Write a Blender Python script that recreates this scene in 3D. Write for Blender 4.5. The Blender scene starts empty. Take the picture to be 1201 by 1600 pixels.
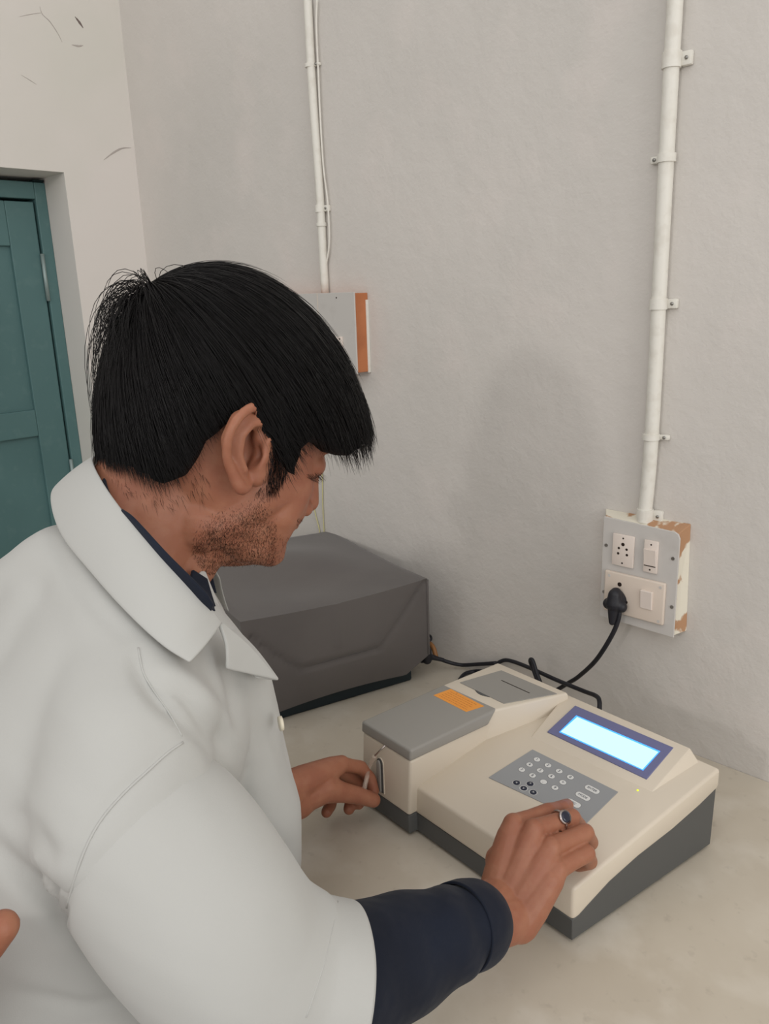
import bpy, bmesh, math, random
import numpy as np
from mathutils import Vector, Matrix
from mathutils.bvhtree import BVHTree
random.seed(7); rng=np.random.default_rng(7)
S=bpy.context.scene; COL=S.collection; A3=lambda *a: np.array(a,dtype=float)

# ------------------------------------------------------------------ camera, light, exposure
F_PX=1240.; CX,CY=600.5,800.; CAM=A3(0,0,.66)          # z=0 is the counter top, the floor is at -0.9
_n=A3(150,4500,F_PX); DOWN=_n/np.linalg.norm(_n)
_v=A3(-1300,(-F_PX*F_PX+150*1300)/4500,F_PX); RIGHT=-_v/np.linalg.norm(_v)
R=np.array([RIGHT,np.cross(-DOWN,RIGHT),-DOWN])         # world = R @ camera(x right, y down, z forward)
cd=bpy.data.cameras.new('camera'); cam=bpy.data.objects.new('camera',cd); COL.objects.link(cam)
M=np.eye(4); M[:3,0]=R@A3(1,0,0); M[:3,1]=R@A3(0,-1,0); M[:3,2]=R@A3(0,0,-1); M[:3,3]=CAM
cam.matrix_world=Matrix(M.tolist()); cd.sensor_fit='VERTICAL'; cd.sensor_height=36; cd.lens=36*F_PX/1600
cd.clip_start=.01; cd.clip_end=50; S.camera=cam
S.view_settings.view_transform='Standard'; S.view_settings.look='None'; S.view_settings.gamma=1
S.view_settings.exposure=0.0; S.view_settings.use_curve_mapping=False
W=bpy.data.worlds.new('world'); S.world=W; W.use_nodes=True
W.node_tree.nodes['Background'].inputs[0].default_value=(1,.985,.97,1); W.node_tree.nodes['Background'].inputs[1].default_value=.78
def area(name,loc,target,sx,sy,power,col):
    l=bpy.data.lights.new(name,'AREA'); l.shape='RECTANGLE'; l.size=sx; l.size_y=sy; l.energy=power; l.color=col
    o=bpy.data.objects.new(name,l); COL.objects.link(o); o.location=loc
    o.rotation_euler=(Vector(target)-Vector(loc)).to_track_quat('-Z','Y').to_euler(); return o
area('window_light',(-.27,-2.75,1.33),(-.7,1.0,.45),.22,.22,12.5,(1,.96,.93))
area('ceiling_bounce',(.6,-.6,2.1),(-.6,.7,.2),2.2,2.2,10,(1,.99,.98))
area('side_window_light',(2.4,.1,1.1),(-1.8,.6,.7),1.3,1.3,22,(1,.98,.96))

# ------------------------------------------------------------------ measuring helpers
def ray(px,py): return R@A3(px-CX,py-CY,F_PX)
def P(px,py,d): return CAM+ray(px,py)/F_PX*d
def onz(px,py,z=0): d=ray(px,py); return CAM+d*(z-CAM[2])/d[2]
def ony(px,py,y): d=ray(px,py); return CAM+d*(y-CAM[1])/d[1]
def onx(px,py,x): d=ray(px,py); return CAM+d*(x-CAM[0])/d[0]
def proj(Q):
    c=(np.asarray(Q)-CAM)@R; return np.stack([CX+F_PX*c[...,0]/c[...,2],CY+F_PX*c[...,1]/c[...,2]],-1)

# ------------------------------------------------------------------ materials
def srgb(r,g,b): return tuple(((c/255)/12.92 if c/255<=.04045 else ((c/255+.055)/1.055)**2.4) for c in (r,g,b))+(1,)
def mat(name,col,rough=.6,spec=.4,metal=0,noise=None,bump=None,emit=None,sss=0,trans=0,alpha=1,sheen=0):
    m=bpy.data.materials.new(name); m.use_nodes=True; nt=m.node_tree; b=nt.nodes['Principled BSDF']
    b.inputs['Base Color'].default_value=col; b.inputs['Roughness'].default_value=rough
    b.inputs['Specular IOR Level'].default_value=spec; b.inputs['Metallic'].default_value=metal
    if sheen: b.inputs['Sheen Weight'].default_value=sheen
    if sss:
        b.inputs['Subsurface Weight'].default_value=sss; b.inputs['Subsurface Radius'].default_value=(1,.35,.2); b.inputs['Subsurface Scale'].default_value=.004
    if trans: b.inputs['Transmission Weight'].default_value=trans
    if alpha<1: b.inputs['Alpha'].default_value=alpha
    if emit: b.inputs['Emission Color'].default_value=emit[0]; b.inputs['Emission Strength'].default_value=emit[1]
    tc=nt.nodes.new('ShaderNodeTexCoord')
    if noise:   # list of (scale, detail, lo, hi, colour, amount)
        prev=None
        for (sc,det,lo,hi,c2,amt) in noise:
            n=nt.nodes.new('ShaderNodeTexNoise'); n.inputs['Scale'].default_value=sc; n.inputs['Detail'].default_value=det
            nt.links.new(tc.outputs['Object'],n.inputs['Vector'])
            mr=nt.nodes.new('ShaderNodeMapRange'); mr.inputs[1].default_value=lo; mr.inputs[2].default_value=hi; mr.inputs[3].default_value=0; mr.inputs[4].default_value=amt
            nt.links.new(n.outputs['Fac'],mr.inputs[0])
            mx=nt.nodes.new('ShaderNodeMix'); mx.data_type='RGBA'
            nt.links.new(mr.outputs[0],mx.inputs[0])
            if prev: nt.links.new(prev,mx.inputs[6])
            else: mx.inputs[6].default_value=col
            mx.inputs[7].default_value=c2; prev=mx.outputs[2]
        nt.links.new(prev,b.inputs['Base Color'])
    if bump:    # list of (scale, detail, strength, distance)
        prev=None
        for (sc,det,st,di) in bump:
            n=nt.nodes.new('ShaderNodeTexNoise'); n.inputs['Scale'].default_value=sc; n.inputs['Detail'].default_value=det
            nt.links.new(tc.outputs['Object'],n.inputs['Vector'])
            bp=nt.nodes.new('ShaderNodeBump'); bp.inputs['Strength'].default_value=st; bp.inputs['Distance'].default_value=di
            nt.links.new(n.outputs['Fac'],bp.inputs['Height'])
            if prev: nt.links.new(prev,bp.inputs['Normal'])
            prev=bp.outputs['Normal']
        nt.links.new(prev,b.inputs['Normal'])
    return m
WALL=mat('wall_paint',srgb(208,203,197),.85,.2,noise=[(2.2,3,.4,.7,srgb(196,192,186),.7),(9,4,.55,.75,srgb(216,208,202),.5)],bump=[(14,3,.35,.006),(55,5,.33,.0026),(220,3,.3,.0008)])
WALL2=mat('left_wall_paint',srgb(220,214,208),.85,.2,noise=[(3,3,.45,.7,srgb(212,209,200),.8)],bump=[(10,3,.3,.004),(60,4,.25,.001)])
MARK=mat('wall_mark',srgb(120,108,104),.9,.1)
CRACK=mat('hairline_crack',srgb(176,168,162),.9,.1)
TEAL=mat('teal_door_paint',srgb(84,117,117),.5,.4,noise=[(5,5,.4,.7,srgb(76,108,108),.8),(40,3,.55,.75,srgb(98,128,126),.4)],bump=[(90,4,.25,.0007)])
TEALD=mat('door_gap',srgb(30,42,42),.8,.1)
STEELG=mat('hinge_metal',srgb(150,166,164),.5,.4,metal=.5)
MARBLE=mat('marble',srgb(206,197,181),.38,.4,noise=[(4,6,.42,.7,srgb(186,175,157),.75),(13,5,.5,.72,srgb(218,211,198),.7),(60,3,.62,.75,srgb(160,150,136),.35)],bump=[(40,4,.06,.0005)])
CONC=mat('concrete_floor',srgb(130,124,116),.8,.2,noise=[(6,4,.4,.7,srgb(110,104,98),.7)])
PVC=mat('white_painted_pvc',srgb(222,219,210),.5,.4,noise=[(60,3,.5,.7,srgb(208,203,192),.6)],bump=[(120,3,.2,.0006)])
BOARD=mat('switchboard_laminate',srgb(196,192,187),.45,.4,noise=[(30,4,.55,.75,srgb(184,178,172),.6)])
WOODP=mat('peeling_paint_wood',srgb(222,216,200),.7,.2,noise=[(24,4,.515,.56,srgb(178,138,106),1.)],bump=[(80,4,.5,.001)])
WOODO=mat('orange_wood',srgb(186,118,78),.6,.3,noise=[(18,5,.4,.7,srgb(160,96,62),.8)],bump=[(60,4,.2,.0005)])
IVORY=mat('ivory_plastic',srgb(222,210,200),.35,.5)
IVORYD=mat('aged_ivory_plastic',srgb(214,200,186),.35,.5)
HOLE=mat('dark_hole',srgb(48,38,34),.8,.1)
SCREW=mat('screw_metal',srgb(150,148,144),.35,.5,metal=.9)
BLACK=mat('black_rubber',srgb(30,30,36),.5,.4)
BROWN=mat('tan_plastic',srgb(150,104,62),.5,.4)
COVER=mat('grey_nonwoven_cover',srgb(98,93,90),.85,.25,noise=[(7,4,.4,.7,srgb(90,85,83),.8)],bump=[(420,2,.35,.0005),(6,3,.35,.006)],sheen=.2)
DARKT=mat('dark_teal_base',srgb(22,36,42),.45,.4)
SHELL=mat('cream_plastic',srgb(214,203,186),.38,.45,bump=[(700,2,.06,.0002)])
BASE=mat('charcoal_plastic',srgb(84,85,84),.5,.4,bump=[(900,2,.15,.0002)])
LID=mat('grey_plastic',srgb(150,147,141),.45,.4,bump=[(900,2,.1,.0002)])
PANEL=mat('keypad_grey',srgb(152,154,156),.4,.4)
BEZEL=mat('bezel_glow_tint',srgb(110,112,150),.35,.4)  # grey bezel with the screen's blue glow put into its base colour
KEYW=mat('white_key',srgb(222,222,220),.45,.4)
KEYD=mat('dark_key',srgb(34,40,58),.45,.4)
INK=mat('ink',srgb(60,66,80),.6,.2)
ORANGE=mat('orange_label',srgb(240,160,72),.6,.3)
ORANGEI=mat('orange_label_print',srgb(206,122,50),.6,.3)
SCREEN=mat('lcd_glow',srgb(24,44,60),.35,.3,emit=((.41,.60,1,1),1.75))
SCREENB=mat('lcd_blue_rim',srgb(20,50,140),.3,.3,emit=((.05,.3,1,1),2.0))
LED=mat('green_led',srgb(200,220,40),.3,.3,emit=((.6,.75,.02,1),1.2))
SKIN=mat('skin',srgb(156,103,79),.5,.35,sss=.25,noise=[(14,4,.42,.68,srgb(144,88,68),.7),(60,4,.45,.7,srgb(172,122,96),.4)],bump=[(420,3,.25,.0005),(90,4,.25,.0010)])
LIP=mat('lip',srgb(120,66,60),.45,.4)
NAIL=mat('fingernail',srgb(206,152,140),.3,.5)
HAIR=mat('black_hair',srgb(14,11,11),.48,.28)
HAIRC=mat('black_hair_mass',srgb(14,11,11),.7,.1)
BEARD=mat('beard_stubble',srgb(52,34,26),.6,.2)
COAT=mat('white_cotton',srgb(184,184,180),.85,.25,bump=[(900,2,.25,.0003),(9,3,.25,.004)],sheen=.15)
NAVY=mat('navy_cotton',srgb(14,21,36),.8,.3,bump=[(900,2,.3,.0003),(22,2,.5,.012)],sheen=.06,noise=[(12,3,.4,.7,srgb(20,29,47),.7)])
TROU=mat('dark_trousers',srgb(40,40,46),.85,.2)
BTN=mat('coat_button',srgb(226,218,196),.3,.5)
SILVER=mat('silver',srgb(190,180,176),.25,.5,metal=1)
STONE=mat('blue_black_stone',srgb(22,28,48),.12,.6)
TUBE=mat('clear_tube',srgb(214,196,180),.1,.5,alpha=.35)
EYEW=mat('eye_white',srgb(214,206,200),.2,.5)

# ------------------------------------------------------------------ object helpers
def link(name,me,m,parent=None,smooth=True):
    o=bpy.data.objects.new(name,me); COL.objects.link(o)
    for x in (m if isinstance(m,(list,tuple)) else [m]): me.materials.append(x)
    if smooth:
        me.polygons.foreach_set('use_smooth',[True]*len(me.polygons))
    if parent is not None:
        o.parent=parent; o.matrix_parent_inverse=parent.matrix_world.inverted() if parent.parent is None else Matrix.Identity(4)
        if parent.parent is not None: o.matrix_parent_inverse=Matrix.Translation(-(parent.matrix_world.translation if parent.type=='EMPTY' else Vector((0,0,0)))) if False else Matrix.Identity(4)
    return o
def pym(V,Fc):
    me=bpy.data.meshes.new('m'); me.from_pydata([tuple(map(float,v)) for v in V],[],[tuple(map(int,f)) for f in Fc]); me.update(); return me
def tag(o,label,cat,group=None):
    o['label']=label; o['category']=cat
    if group: o['group']=group
    return o
def thing(name,label,cat,loc,group=None):
    o=bpy.data.objects.new(name,None); COL.objects.link(o); o.empty_display_size=.05
    o.matrix_world=Matrix.Translation(Vector(loc)); bpy.context.view_layer.update()
    return tag(o,label,cat,group)
def bm_mesh(bm):
    me=bpy.data.meshes.new('m'); bm.to_mesh(me); bm.free(); return me
def autosmooth(o,ang=35):
    me=o.data; me.polygons.foreach_set('use_smooth',[True]*len(me.polygons))
    bm=bmesh.new(); bm.from_mesh(me)
    for e in bm.edges:
        if len(e.link_faces)==2 and e.calc_face_angle(0)>math.radians(ang): e.smooth=False
    bm.to_mesh(me); bm.free(); return o
def prism(poly,ax0,ax1,bev=0,seg=3,axis=2,edges=None):
    """poly: list of 2D points; extruded from ax0 to ax1 along axis; returns bmesh in (x,y,z)"""
    bm=bmesh.new(); ord_={2:(0,1,2),1:(0,2,1),0:(1,2,0)}[axis]
    def mk(p,h):
        v=[0,0,0]; v[ord_[0]]=p[0]; v[ord_[1]]=p[1]; v[ord_[2]]=h; return bm.verts.new(v)
    a=[mk(p,ax0) for p in poly]; b=[mk(p,ax1) for p in poly]; n=len(poly)
    bm.faces.new(a); bm.faces.new(b[::-1])
    for i in range(n): bm.faces.new((a[i],b[i],b[(i+1)%n],a[(i+1)%n]))
    bmesh.ops.recalc_face_normals(bm,faces=bm.faces)
    if bev:
        bmesh.ops.bevel(bm,geom=[e for e in bm.edges if e.calc_face_angle(0)>.3],offset=bev,segments=seg,affect='EDGES',profile=.5,clamp_overlap=True)
    return bm
def box(x0,x1,y0,y1,z0,z1,bev=0,seg=2): return prism([(x0,y0),(x1,y0),(x1,y1),(x0,y1)],z0,z1,bev,seg)
def xf(bm,Mx): bmesh.ops.transform(bm,matrix=Mx,verts=bm.verts); return bm
def hexa(pts,bev=0,seg=3):
    """8 corner solid: bottom 4 then top 4 (same winding)"""
    bm=bmesh.new(); v=[bm.verts.new(tuple(map(float,p))) for p in pts]
    for f in ((3,2,1,0),(4,5,6,7),(0,1,5,4),(1,2,6,5),(2,3,7,6),(3,0,4,7)): bm.faces.new([v[i] for i in f])
    bmesh.ops.recalc_face_normals(bm,faces=bm.faces)
    if bev: bmesh.ops.bevel(bm,geom=list(bm.edges),offset=bev,segments=seg,affect='EDGES',profile=.5,clamp_overlap=True)
    return bm
def spline(pts,k=8):
    """Catmull-Rom through rows of values"""
    p=np.array(pts,dtype=float); p=np.vstack([2*p[0]-p[1],p,2*p[-1]-p[-2]]); out=[]
    for i in range(1,len(p)-2):
        for t in np.linspace(0,1,k,endpoint=False):
            out.append(.5*((2*p[i])+(-p[i-1]+p[i+1])*t+(2*p[i-1]-5*p[i]+4*p[i+1]-p[i+2])*t*t+(-p[i-1]+3*p[i]-3*p[i+1]+p[i+2])*t**3))
    out.append(p[-2]); return np.array(out)
def sweep(path,ra,rb=None,n=32,up=(0,0,1),disp=None,cap=True,round_=False):
    """tube along path (Nx3) with radii ra (sideways) and rb (along up)"""
    path=np.array(path,dtype=float); N=len(path); ra=np.broadcast_to(ra,(N,)).astype(float); rb=ra if rb is None else np.broadcast_to(rb,(N,)).astype(float)
    T=np.gradient(path,axis=0); T/=np.linalg.norm(T,axis=1)[:,None]; u=np.array(up,dtype=float); V=[];Fc=[]
    u=u-(u@T[0])*T[0]; u/=np.linalg.norm(u)
    th=np.linspace(0,2*np.pi,n,endpoint=False)
    for i in range(N):
        u=u-(u@T[i])*T[i]; u/=np.linalg.norm(u); s=np.cross(T[i],u)
        r=np.ones(n) if disp is None else 1+disp(i/(N-1),th)
        V+=list(path[i]+(np.cos(th)*r*ra[i])[:,None]*s+(np.sin(th)*r*rb[i])[:,None]*u)
    for i in range(N-1):
        for j in range(n):
            a=i*n+j; b=i*n+(j+1)%n; Fc.append((a,b,b+n,a+n))
    if cap:
        V+= [path[0]-T[0]*(ra[0]*.5 if round_ else 0), path[-1]+T[-1]*(ra[-1]*.5 if round_ else 0)]; c0=len(V)-2; c1=len(V)-1
        for j in range(n): Fc.append((c0,(j+1)%n,j)); Fc.append((c1,(N-1)*n+j,(N-1)*n+(j+1)%n))
    return V,Fc
def cable(name,pts,r,m,parent=None,k=10,n=12):
    V,Fc=sweep(spline(pts,k),r,n=n); return link(name,pym(V,Fc),m,parent)
def caps(chain,n=14):
    """chain of (point, radius): spheres joined by cones, as separate closed shells for a voxel remesh"""
    V=[];Fc=[]
    def add(v,f):
        o=len(V); V.extend(v); Fc.extend([tuple(i+o for i in q) for q in f])
    for (p,r) in chain:
        vs=[];fs=[];m_=8
        for i in range(m_+1):
            a=math.pi*i/m_
            for j in range(n): b=2*math.pi*j/n; vs.append(A3(p[0]+r*math.sin(a)*math.cos(b),p[1]+r*math.sin(a)*math.sin(b),p[2]+r*math.cos(a)))
        for i in range(m_):
            for j in range(n): fs.append((i*n+j,(i+1)*n+j,(i+1)*n+(j+1)%n,i*n+(j+1)%n))
        add(vs,fs)
    for (p,r),(q,s) in zip(chain,chain[1:]):
        d=np.array(q)-np.array(p)
        if np.linalg.norm(d)<1e-5: continue
        up=(0,0,1) if abs(d[2])/np.linalg.norm(d)<.9 else (1,0,0)
        v,f=sweep([p,q],[r,s],n=n,up=up); add(v,f)
    return V,Fc
def join(parts):
    V=[];Fc=[]
    for v,f in parts:
        o=len(V); V.extend(list(v)); Fc.extend([tuple(i+o for i in q) for q in f])
    return V,Fc
def modmesh(me,mods):
    o=bpy.data.objects.new('tmp',me); COL.objects.link(o)
    for t,kw in mods:
        md=o.modifiers.new('m',t)
        for k,v in kw.items(): setattr(md,k,v)
    dg=bpy.context.evaluated_depsgraph_get(); dg.update(); r=bpy.data.meshes.new_from_object(o.evaluated_get(dg)); bpy.data.objects.remove(o); return r
def remesh(VF,vox,smooth=6,fac=.5):
    return modmesh(pym(*VF),[('REMESH',dict(mode='VOXEL',voxel_size=vox,use_smooth_shade=True)),('SMOOTH',dict(factor=fac,iterations=smooth))])
def vget(me):
    a=np.empty(len(me.vertices)*3); me.vertices.foreach_get('co',a); n=np.empty(len(me.vertices)*3); me.vertices.foreach_get('normal',n); return a.reshape(-1,3),n.reshape(-1,3)
def vset(me,a): me.vertices.foreach_set('co',a.ravel()); me.update()
def seg_dist(q,poly):
    best=np.full(len(q),1e9); side=np.zeros(len(q)); tt=np.zeros(len(q)); L=len(poly)-1
    for i in range(L):
        a=np.array(poly[i],float); b=np.array(poly[i+1],float); ab=b-a; t=np.clip(((q-a)@ab)/(ab@ab),0,1); d=q-(a+t[:,None]*ab)
        dd=np.linalg.norm(d,axis=1); sd=np.sign(ab[0]*d[:,1]-ab[1]*d[:,0]); m_=dd<best; best[m_]=dd[m_]; side[m_]=sd[m_]; tt[m_]=(i+t[m_])/L
    return best,side,tt
def folds(me,lst):
    """lst of (polyline in picture measurements, width, height, asymmetry): folds pressed into the cloth facing the camera side"""
    co,no=vget(me); px=proj(co); face=((CAM-co)*no).sum(1)>0; dis=np.zeros(len(co))
    for poly,w,h,asym in lst:
        d,s,t=seg_dist(px,spline(poly,5)); env=np.sin(np.pi*np.clip(t,0,1))**1.1
        g=np.exp(-(d/w)**2)*h
        g=g*(1+.6*asym*s*np.tanh(d/(w*.9)))
        dis+=g*env*face
    vset(me,co+no*dis[:,None])
def noise3(co,sc,seed=0):
    r=np.random.default_rng(seed); out=np.zeros(len(co))
    for k in range(6):
        d=r.normal(size=3); d/=np.linalg.norm(d); out+=np.sin(co@d*sc*(1+.5*k)*6.28+r.uniform(0,6.28))/(1+.5*k)
    return out/3
def text(s,size,loc,Mx,m,name,parent):
    c=bpy.data.curves.new('t','FONT'); c.body=s; c.size=size; c.align_x='CENTER'; c.align_y='CENTER'; c.extrude=.00008
    o=bpy.data.objects.new('t',c); COL.objects.link(o); dg=bpy.context.evaluated_depsgraph_get(); dg.update()
    me=bpy.data.meshes.new_from_object(o.evaluated_get(dg)); bpy.data.objects.remove(o); me.transform(Mx); me.materials.clear()
    return link(name,me,m,parent,False)

# ------------------------------------------------------------------ the setting
XL,YB=-1.807,1.03; ZF=-.9; ZC=2.0
def struct(name,me,m,parent=None):
    o=link(name,me,m,parent,False)
    if parent is None: o['kind']='structure'
    return o
struct('floor',bm_mesh(box(XL-.3,3,-3,YB+.15,ZF-.1,ZF)),CONC)
def grid_wall(fn,nu,nv):
    V=[];Fc=[]
    for i in range(nu+1):
        for j in range(nv+1): V.append(fn(i/nu,j/nv))
    for i in range(nu):
        for j in range(nv): a=i*(nv+1)+j; Fc.append((a,a+1,a+nv+2,a+nv+1))
    return V,Fc
bw=box(XL-.25,3,YB,YB+.15,ZF,ZC)
struct('wall_back',bm_mesh(bw),WALL)
# left wall with the door recess: right edge y=.853, lintel z=.938
YD,ZD,XD=.853,.938,-1.91
bm=bmesh.new()
for b in (box(XL-.25,XL,YD,YB,ZF,ZC),box(XL-.25,XL,-.25,YD,ZD,ZC),box(XL-.25,XL,-3,-.25,ZF,ZC)):
    me_=bm_mesh(b); bm.from_mesh(me_)
struct('wall_left',bm_mesh(bm),WALL2)
# teal door standing in the recess
door=bpy.data.objects.new('door_1',None); COL.objects.link(door); door.matrix_world=Matrix.Translation((XD,.3,ZF)); door['kind']='structure'; bpy.context.view_layer.update()
fr=bmesh.new()
for b in (box(XD-.07,XD,.832-.005,.853,ZF,.928,.002),box(XD-.07,XD,-.20,.827,.892,.928,.002),box(XD-.07,XD,-.25,-.20,ZF,.892,.002)):
    fr.from_mesh(bm_mesh(b))
link('door_frame',bm_mesh(fr),TEAL,door,False)
leaf=bmesh.new(); y1=.823
for b in (box(XD-.045,XD-.006,.758,y1,ZF+.01,.886,.002),box(XD-.045,XD-.006,.30,.758,.79,.886,.002),
          box(XD-.045,XD-.006,.30,.758,.357,.42,.002),box(XD-.045,XD-.006,.30,.758,ZF+.01,ZF+.2,.002),
          box(XD-.045,XD-.006,.30,.345,ZF+.01,.886,.002),
          box(XD-.04,XD-.017,.34,.762,.415,.795),box(XD-.04,XD-.017,.34,.762,ZF+.1,.36)):
    leaf.from_mesh(bm_mesh(b))
link('door_leaf',bm_mesh(leaf),TEAL,door,False)
leaf=bmesh.new()
for b in (box(XD-.045,XD-.006,-.19,-.13,ZF+.01,.886,.002),box(XD-.045,XD-.006,-.13,.29,.79,.886,.002),box(XD-.045,XD-.006,-.13,.29,.357,.42,.002),box(XD-.045,XD-.006,-.13,.29,ZF+.01,ZF+.2,.002),box(XD-.045,XD-.006,.24,.297,ZF+.01,.886,.002),
          box(XD-.04,XD-.017,-.14,.26,.415,.795),box(XD-.04,XD-.017,-.14,.26,ZF+.1,.36)): leaf.from_mesh(bm_mesh(b))
link('door_leaf',bm_mesh(leaf),TEAL,door,False)
for z0 in (.668,.185,-.6):
    V,Fc=sweep([(XD+.001,.8235,z0),(XD+.001,.8235,z0+.105)],.0045,n=12,up=(0,1,0)); link('hinge',pym(V,Fc),STEELG,door)
link('gap_backing',bm_mesh(box(XD-.11,XD-.07,-.25,.853,ZF,.937)),TEALD,door,False)
link('latch_block',bm_mesh(box(XD-.02,XD+.004,.825,.850,.9285,.933,.001)),TEALD,door,False)
# hairline cracks and scuffs on the left wall (real shallow marks)
def mark(name,pts,w,m,wall='x'):
    q=[(onx(*p,XL) if wall=='x' else ony(*p,YB)) for p in pts]
    q=spline(q,4); V=[];Fc=[]; N=len(q); T=np.gradient(q,axis=0); nrm=A3(1,0,0) if wall=='x' else A3(0,-1,0)
    for i in range(N):
        s=np.cross(nrm,T[i]); s/=np.linalg.norm(s)+1e-9; ww=w*(.25+math.sin(math.pi*i/(N-1)))*(.8+.4*random.random())*.5
        V+=[q[i]+s*ww+nrm*.0002,q[i]+nrm*.0007,q[i]-s*ww+nrm*.0002]
    for i in range(N-1):
        a=i*3; Fc+=[(a,a+1,a+4,a+3),(a+1,a+2,a+5,a+4)]
    o=link(name,pym(V,Fc),m); o['kind']='structure'; return o
mark('trim_1',[(117,26),(124,35),(130,44)],.0045,MARK)
mark('trim_2',[(62,10),(66,22),(78,34),(90,52),(97,66)],.0014,CRACK)
mark('trim_3',[(30,26),(50,22),(64,20)],.0009,CRACK)
mark('trim_4',[(33,117),(46,125),(57,132)],.0012,CRACK)
mark('trim_5',[(112,70),(122,72),(130,71)],.003,CRACK)
mark('trim_6',[(162,250),(175,240),(190,232),(205,231)],.003,CRACK)

# ------------------------------------------------------------------ counter
ct=link('countertop',bm_mesh(box(XL,2.2,.40,YB,-.03,0,.003)),MARBLE,None,False)
autosmooth(ct); tag(ct,'long cream marble countertop along the back wall','countertop')
cs=thing('counter_support','masonry piers carrying the marble countertop','counter base',(-.2,.75,ZF))
for x in (-1.5,-.05,1.4,2.1): link('pier',bm_mesh(box(x-.05,x+.05,.46,YB-.002,ZF,-.03,.004)),WALL2,cs,False)

# ------------------------------------------------------------------ conduits on the back wall
def conduit(label,pts,r,clips,loc):
    t=thing('conduit_pipe',label,'pipe',loc,'painted conduit pipes on the back wall')
    V,Fc=sweep(spline(pts,8),r,n=24,up=(0,1,0)); link('pipe',pym(V,Fc),PVC,t)
    for (x,z,side,hh) in clips:
        b=bmesh.new()
        V,Fc=sweep([(x,YB-r-.001,z-hh),(x,YB-r-.001,z+hh)],r*1.22,n=24,up=(0,1,0)); b.from_mesh(pym(V,Fc))
        if side:
            xs=sorted((x+side*r*1.0,x+side*(r*1.2+.012))); b.from_mesh(bm_mesh(box(xs[0],xs[1],YB-.008,YB,z-hh*.9,z+hh*.9,.002)))
        c=link('saddle_clip',bm_mesh(b),PVC,t); autosmooth(c)
        if side:
            V,Fc=sweep([(x+side*(r*1.2+.006),YB-.007,z),(x+side*(r*1.2+.006),YB-.0095,z)],.0022,n=12,up=(0,0,1)); link('screw',pym(V,Fc),SCREW,c)
    return t
zt=2.0
conduit('thick white conduit pipe running down to the right switchboard',[(-.497,YB-.0105,zt),(-.498,YB-.0105,1.0),(-.497,YB-.0105,.7),(-.496,YB-.0105,.45),(-.5,YB-.0105,.332)],.0095,[(-.498,.922,1,.009),(-.4975,.812,-1,.005),(-.497,.635,1,.007),(-.4965,.459,1,.004),(-.499,.347,1,.009)],(-.5,YB,.33))
conduit('thin white conduit pipe coming down behind the head to the left switchboard',[(-1.164,YB-.008,zt),(-1.164,YB-.008,1.15),(-1.163,YB-.008,1.0),(-1.158,YB-.008,.85),(-1.157,YB-.008,.66)],.0075,[(-1.166,1.048,1,.003),(-1.159,.812,1,.006),(-1.157,.785,0,.003)],(-1.157,YB,.66))
wv=[(495,0),(494,40),(497,110),(500,180),(505,260),(512,320),(514,380),(508,425),(509,455)]
w=cable('thin_wire',[ony(x,y,YB-.006) for x,y in wv],.0016,PVC); tag(w,'thin white wire hanging beside the left conduit pipe','wire')

# ------------------------------------------------------------------ switchboards
sb=thing('switchboard','square switchboard with socket and black plug in, paint peeling off its edge','switchboard',(-.495,YB,.18))
yf=1.0
fx0,fx1,fz0,fz1=-.552,-.4375,.186,.340
bx=hexa([(fx0+.002,yf+.003,fz0+.003),(fx1-.004,yf+.003,fz0-.002),(-.432,YB,.186),(-.565,YB,.186),(fx0+.002,yf+.003,fz1-.003),(fx1-.004,yf+.003,fz1-.006),(-.437,YB,.343),(-.566,YB,.343)],.001)
link('backbox',bm_mesh(bx),WOODP,sb,False)
pl=[(fx0,fz0),(fx1,fz0-.002),(fx1-.0005,fz1-.012),(fx1-.003,fz1-.006),(fx1-.008,fz1-.0035),(fx0,fz1)]
link('faceplate',bm_mesh(prism(pl,yf,yf+.003,.0005,1,axis=1)),BOARD,sb,False)
def disc(x,z,y,r,m,name,parent,dep=.001):
    V,Fc=sweep([(x,y,z),(x,y-dep,z)],r,n=16,up=(0,0,1)); return autosmooth(link(name,pym(V,Fc),m,parent))
for x,z in ((-.546,.298),(-.4455,.299),(-.5465,.226),(-.4425,.229)): disc(x,z,yf,.0024,SCREW,'screw',sb,.0012)
# five pin socket
so=link('five_pin_socket',bm_mesh(box(-.5345,-.5015,yf-.004,yf,.2725,.3195,.0012)),IVORY,sb,False); autosmooth(so)
for dx,dz,r in ((0,.0185,.0013),(0,.0095,.0026),(-.006,.003,.0018),(.006,.003,.0018),(-.0068,-.005,.0019),(.0068,-.005,.0019),(0,-.0185,.0013)):
    disc(-.518+dx,.296+dz,yf-.0038,r,HOLE,'pin_hole',so,.0004)
s1=link('rocker_switch',bm_mesh(box(-.4865,-.466,yf-.004,yf,.2725,.319,.001)),IVORY,sb,False); autosmooth(s1)
link('rocker',bm_mesh(hexa([(-.4855,yf-.0045,.283),(-.4675,yf-.0045,.283),(-.4675,yf-.003,.283),(-.4855,yf-.003,.283),(-.4855,yf-.0075,.307),(-.4675,yf-.0075,.307),(-.4675,yf-.003,.307),(-.4855,yf-.003,.307)],.0006)),IVORY,s1,False)
disc(-.476,.3135,yf-.0038,.0013,HOLE,'screw',s1,.0004); disc(-.476,.277,yf-.0038,.0013,HOLE,'screw',s1,.0004)
link('rocker_gap',bm_mesh(box(-.485,-.468,yf-.0046,yf-.0038,.2818,.2828)),HOLE,s1,False)
pp=link('power_socket_plate',bm_mesh(box(-.5435,-.4515,yf-.006,yf,.200,.262,.002,3)),IVORYD,sb,False); autosmooth(pp)
disc(-.519,.2455,yf-.006,.0032,HOLE,'earth_hole',pp,.0004)
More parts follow.
